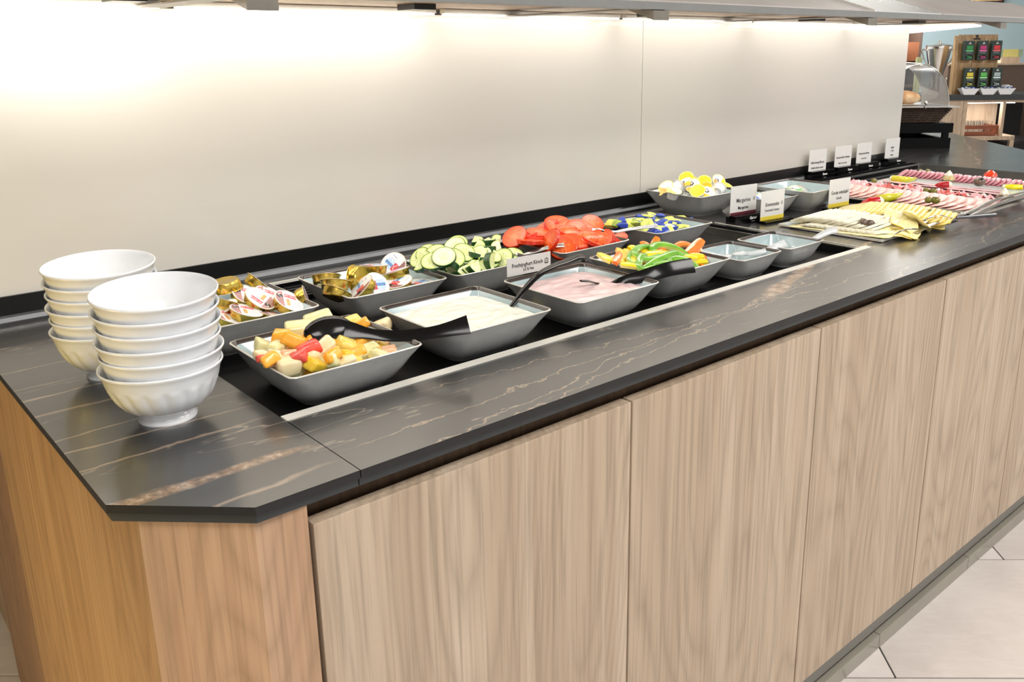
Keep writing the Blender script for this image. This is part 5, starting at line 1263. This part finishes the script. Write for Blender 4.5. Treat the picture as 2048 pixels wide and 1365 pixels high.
MB().tube([(-.24, -.018, .080), (-.19, -.02, .082), (-.125, -.018, .080), (-.12, -.016, .066)], .003, 8).ell((-.12, -.018, .088), (.008, .008, .010), 10).build('clasp', M_chrome, bk, smooth=True)
lf = empty('bread_loaf', O1+UU*-.17+VV*.13+Vector((0, 0, .186)), AZ); tag(lf, 'golden brown bread loaf under the clear dome', 'bread')
def crust():
    t = NT('bread_crust', .6); n = t.noise(t.coord(), 25, 4); t.col(t.ramp(n, [(.3, lin((150, 92, 40))), (.5, lin((206, 150, 86))), (.7, lin((236, 206, 160)))])); return t.m
MB().ell((0, 0, .028), (.085, .05, .034), 20, nz=12).build('crust', crust(), lf, smooth=True)
MB().ell((-.10, .04, .035), (.06, .05, .04), 16, nz=10).build('crust', MATS['bread_crust'], lf, smooth=True)

# ------------------------------------------------------------------ background : tea counter and blue wall
O2 = Vector((8.148, 3.002, 0))
def bgp(u, v=0, z=0): return O2+UU*u+VV*v+Vector((0, 0, z))
M_bgw = wood('pale_wood_cabinet', (196, 172, 146), (184, 160, 134), (210, 188, 164))
M_wallb = simple('light_blue_wall_paint', (168, 190, 196), .7, var=.01, scale=2)
wb = empty('wall_right', bgp(1.5, 3.2, 0), AZ); tag(wb, kind='structure')
MB().bb((-3.2, 0, -.94), (6, .1, 1.84)).build('plaster', M_wallb, wb)
wc = empty('tea_counter', bgp(0, 0, 0), AZ); tag(wc, 'tea counter in the background with dark top and lit open shelf', 'counter')
MB().bb((-1.6, 0, -.052), (1.7, .62, 0)).build('worktop', M_sub, wc)
MB().bb((-1.6, .02, -.94), (.125, .6, -.053)).build('cabinet_front', M_bgw, wc)
MB().bb((.128, .02, -.94), (.165, .6, -.053)).build('side_panel', M_bgw, wc)
MB().bb((.166, .02, -.076), (1.6, .6, -.053)).build('top_rail', M_bgw, wc)
MB().bb((.40, .58, -.94), (.74, .6, -.077)).build('back_panel', M_bgw, wc)
MB().prism([(.166, .03), (.62, .03), (.70, .10), (.70, .5), (.166, .58)], -.435, -.400).build('shelf', M_bgw, wc)
MB().bb((.52, .04, -.4), (.545, .10, -.077)).build('upright', M_bgw, wc)
MB().bb((.62, .03, -.94), (.66, .07, -.4355)).build('leg', M_bgw, wc)
MB().bb((.20, .06, -.085), (.64, .10, -.0775)).build('shelf_light', emis('shelf_light_diffuser', (255, 248, 236), 8), wc)
area('shelf_niche_light', bgp(.48, .25, -.09), .4, 4.0, sy=.2)
gc = empty('glass_crate', bgp(.35, .1, -.3995), AZ); tag(gc, 'reddish wooden crate of drinking glasses on the open shelf of the tea counter', 'crate')
M_redw = simple('reddish_wood', (132, 70, 40), .45, var=.2, scale=12)
MB().bb((-.17, -.02, .012), (.17, -.008, .040)).bb((-.17, -.02, .066), (.17, -.008, .102)).build('front_slat', M_redw, gc)
MB().bb((-.17, -.008, .012), (-.16, .28, .102)).bb((.16, -.008, .012), (.17, .28, .102)).build('side', M_redw, gc)
MB().bb((-.16, -.008, .0), (.16, .28, .010)).build('bottom', M_redw, gc)
gm = MB().lathe([(.022, 0), (.024, .001), (.027, .13), (.0262, .13), (.0235, .006), (.001, .005)], 16, cap1=True).mesh('glass', M_glass, True)
col_n = ['leftmost', 'second from the left', 'third from the left', 'fourth from the left', 'rightmost']
for i in range(5):
    for j in range(3):
        o = newobj('drinking_glass', gm); place(o, bgp(.215+i*.058, .125+j*.07, -.3885)); tag(o, 'drinking glass in the reddish crate, %s in the %s rank' % (col_n[i], ['front', 'middle', 'back'][j]), 'glass', 'drinking glasses in the crate')
# tea display
td = empty('tea_display', bgp(.225, .10, 0), AZ); tag(td, 'rustic wooden tea rack holding six dark green tea boxes', 'rack')
M_rus = wood('rustic_wood', (176, 140, 96), (128, 96, 62), (206, 176, 132), gs=3)
for k, (a, b_) in enumerate(((-.155, -.03), (-.028, .095), (.097, .22))):
    MB().prism([(.0, 0), (.0, .285), (.06, .555), (.075, .555), (.08, .0)], a, b_, axis='x').build('plank', M_rus, td)
MB().prism([(.0, 0), (.0, .285), (.055, .545), (.075, .545), (.075, .0)], -.19, -.157, axis='x').build('side_board', M_rus, td)
M_ribb = simple('dark_emblem', (30, 22, 18), .5)
MB().bb((.01, .052, .525), (.03, .058, .552)).bb((-.015, .048, .508), (.05, .056, .522)).build('emblem', M_ribb, td)
M_tea = simple('dark_green_tea_box', (34, 52, 44), .35)
teac = {'green': (40, 150, 70), 'pink': (196, 50, 120), 'red': (220, 50, 56), 'yellow': (226, 206, 60), 'lime': (96, 190, 90), 'grey': (170, 186, 190)}
for k, (nm, x_, z_, yy) in enumerate((('green', -.090, .318, .0), ('pink', .040, .318, .0), ('red', .168, .318, .0), ('yellow', -.072, .070, -.03), ('lime', .058, .070, -.03), ('grey', .186, .070, -.03))):
    r = empty('tea_box', bgp(.225+x_, .10+yy-.055, z_), AZ); tag(r, 'dark green tea box with %s label, %s row of the tea rack' % (nm, 'top' if k < 3 else 'bottom'), 'tea box', 'tea boxes on the wooden rack')
    MB().box((0, .027, .09), (.098, .05, .18), bev=.006).build('box', M_tea, r)
    MB().bb((-.028, -.0005, .100), (.030, .0018, .135)).build('label', simple('tea_label_'+nm, teac[nm], .4), r)
    MB().bb((-.034, -.0008, .082), (.034, .0016, .094)).build('stripe', simple('tea_stripe_'+nm, tuple(min(255, c+60) for c in teac[nm]), .4), r)
    MB().bb((-.028, -.0006, .062), (.026, .0017, .078)).build('lower_print', simple('tea_print_grey', (92, 104, 104), .4) if 'tea_print_grey' not in MATS else MATS['tea_print_grey'], r)
    MB().bb((-.012, -.0006, .150), (.012, .0017, .156)).bb((-.003, -.0006, .156), (.003, .0017, .168)).build('emblem', M_white, r)
    m = MB(); m.ell((.004, .0018, .03), (.036, .003, .018), 14); m.build('opening', M_blackwell, r, smooth=True)
    m = MB()
    for q in range(3): m.box((.004, -.0005, .018+q*.009), (.05, .003, .0028), rot=Matrix.Rotation(.15*(q-1), 3, 'Y'))
    m.build('sachets', MATS['tea_stripe_'+nm], r)
for k, x_ in enumerate((.155, .335, .500)):
    r = empty('white_dish', bgp(x_, .02, 0), AZ); tag(r, 'white boat shaped dish, %s of three in front of the tea rack' % ('leftmost', 'middle', 'rightmost')[k], 'dish', 'white dishes at the tea rack')
    MB().loft([[Vector((sx*h, sy*d_, z_)) for sx, sy in ((-1, -1), (1, -1), (1, 1), (-1, 1))] for h, d_, z_ in ((.05, .03, 0), (.088, .045, .058), (.082, .040, .058), (.047, .027, .006))], cap0=True, cap1=True).build('dish', M_porc, r)
    for q in range(5):
        o = newobj('sugar_sachet', PK[2]); place(o, bgp(x_-.05+q*.025, .02, .06+.006*(q % 2)), Matrix.Rotation(q*1.3, 3, 'Z') @ Matrix.Rotation(.5, 3, 'X')); o.scale = (2.1, 1.4, 1.4); tag(o, 'small white sachet in the %s dish, %s' % (('leftmost', 'middle', 'rightmost')[k], col_n[q]), 'sachet', 'white sachets')
ja = empty('white_cup', bgp(.56, .12, 0), AZ); tag(ja, 'small white handled cup at the right end of the tea counter', 'cup')
MB().lathe([(.026, 0), (.03, .004), (.034, .085), (.031, .085), (.027, .01), (.002, .008)], 20).build('body', M_porc, ja, smooth=True)
MB().tube(smoothpts([(.03, 0, .07), (.06, 0, .07), (.058, 0, .03), (.03, 0, .02)], 4), .005, 8).build('handle', M_porc, ja, smooth=True)
# urn
ur = empty('steel_urn', bgp(.0, .40, 0), AZ); tag(ur, 'polished steel urn with side handles behind the clear dome', 'urn')
MB().lathe([(.07, .0), (.075, .01), (.05, .06), (.055, .16), (.075, .24), (.10, .33), (.118, .42), (.122, .44), (.12, .45)], 28).build('body', M_chrome, ur, smooth=True)
MB().lathe([(.122, .45), (.118, .462), (.06, .475), (.02, .48), (.018, .50), (.002, .505)], 28).build('lid', M_chrome, ur, smooth=True)
for s_ in (-1, 1): MB().tube(smoothpts([(s_*.11, 0, .41), (s_*.165, 0, .42), (s_*.15, 0, .36), (s_*.12, 0, .30), (s_*.09, 0, .27)], 4), .008, 8).build('handle', M_chrome, ur, smooth=True)
MB().tube([(.05, -.06, .12), (.06, -.10, .12), (.06, -.105, .08)], .008, 8).ell((.06, -.10, .14), (.008, .008, .02), 8).build('tap', M_chrome, ur, smooth=True)
pj = empty('glass_jar', bgp(-.27, .2, .0), AZ); tag(pj, 'small jar with pale green paper left of the steel urn', 'jar')
MB().lathe([(.028, 0), (.030, .01), (.030, .33), (.026, .35)], 18).build('jar', simple('pale_green_jar', (186, 190, 140), .3), pj, smooth=True)
# low partition and booth
pw = empty('partition', bgp(1.2, .9, 0), AZ); tag(pw, 'brown upholstered partition with pale ledge behind the tea counter', 'partition')
MB().bb((-.86, 0, -.94), (2.5, .12, .255)).build('upholstery', simple('brown_upholstery', (104, 86, 74), .8), pw)
MB().bb((-.86, -.01, .256), (2.5, .3, .275)).build('ledge', M_bgw, pw)
bx = empty('box', bgp(1.03, 1.0, .2755), AZ); tag(bx, 'yellow printed box lying on a wooden block on the pale ledge', 'box')
MB().bb((-.10, 0, .0), (.10, .1, .06)).build('block', M_bgw, bx)
MB().bb((-.09, 0, .061), (.075, .1, .14)).build('box', simple('yellow_card_box', (214, 204, 120), .5), bx); MB().bb((.076, 0, .061), (.12, .1, .14)).bb((-.115, 0, .061), (-.091, .1, .14)).build('end_print', simple('grey_green_print', (150, 170, 140), .5), bx)
pcx = empty('picture', bgp(1.76, 3.13, .98), AZ); tag(pcx, 'framed picture with orange tones hanging high on the blue wall', 'picture')
MB().bb((-.24, 0, 0), (.20, .03, .6)).build('frame', M_black, pcx)
def art():
    t = NT('orange_print', .5); n = t.noise(t.coord(), 9, 2); t.col(t.ramp(n, [(.4, lin((224, 180, 120))), (.55, lin((236, 206, 160))), (.62, lin((190, 70, 50)))])); return t.m
MB().bb((-.235, -.002, .03), (.17, -.0005, .57)).build('print', art(), pcx)
# dark column with shelf seen past the end of the cream wall
cn = empty('dark_niche', bgp(.005, 1.3, 0), AZ); tag(cn, 'dark brown shelving niche with amber light beyond the end of the cream wall', 'shelving')
M_dkb = simple('dark_brown_wood', (74, 56, 46), .6); M_amb = simple('amber_wood', (122, 68, 34), .5)
MB().bb((-.7, .3, -.94), (.20, .34, .95)).build('back', M_dkb, cn); MB().bb((.17, 0, -.94), (.20, .30, .95)).build('side', M_dkb, cn)
MB().bb((-.7, .0, .30), (.17, .30, .50)).build('amber_block', M_amb, cn); MB().bb((-.7, -.0, .02), (.17, .3, .05)).build('shelf_board', M_dkb, cn)
MB().bb((-.10, -.02, .405), (.03, -.005, .43)).build('lamp', emis('amber_lamp', (255, 222, 140), 2.5), cn)
# cushioned chair in the dark at the right
ch = empty('lounge_chair', bgp(.95, .55, -.94), AZ+.3); tag(ch, 'dark upholstered lounge chair beyond the lit shelf at the right edge', 'chair')
MB().box((0, 0, .42), (.5, .5, .12), bev=.03).build('seat', simple('black_upholstery', (30, 28, 28), .8), ch)
MB().box((0, .24, .60), (.5, .1, .44), bev=.03).build('backrest', MATS['black_upholstery'], ch)
for sx in (-1, 1):
    for sy in (-1, 1): MB().tube([(sx*.2, sy*.2, 0), (sx*.2, sy*.2, .37)], .015, 8).build('leg', M_dkb, ch)
cu = MB(); cu.box((0, 0, 0), (.30, .10, .26), bev=.045); o = cu.build('cushion', simple('olive_cushion', (84, 84, 20), .8), loc=tuple(bgp(1.06, .35, -.36)), smooth=True); tag(o, 'olive cushion on the dark lounge chair at the right edge', 'cushion')
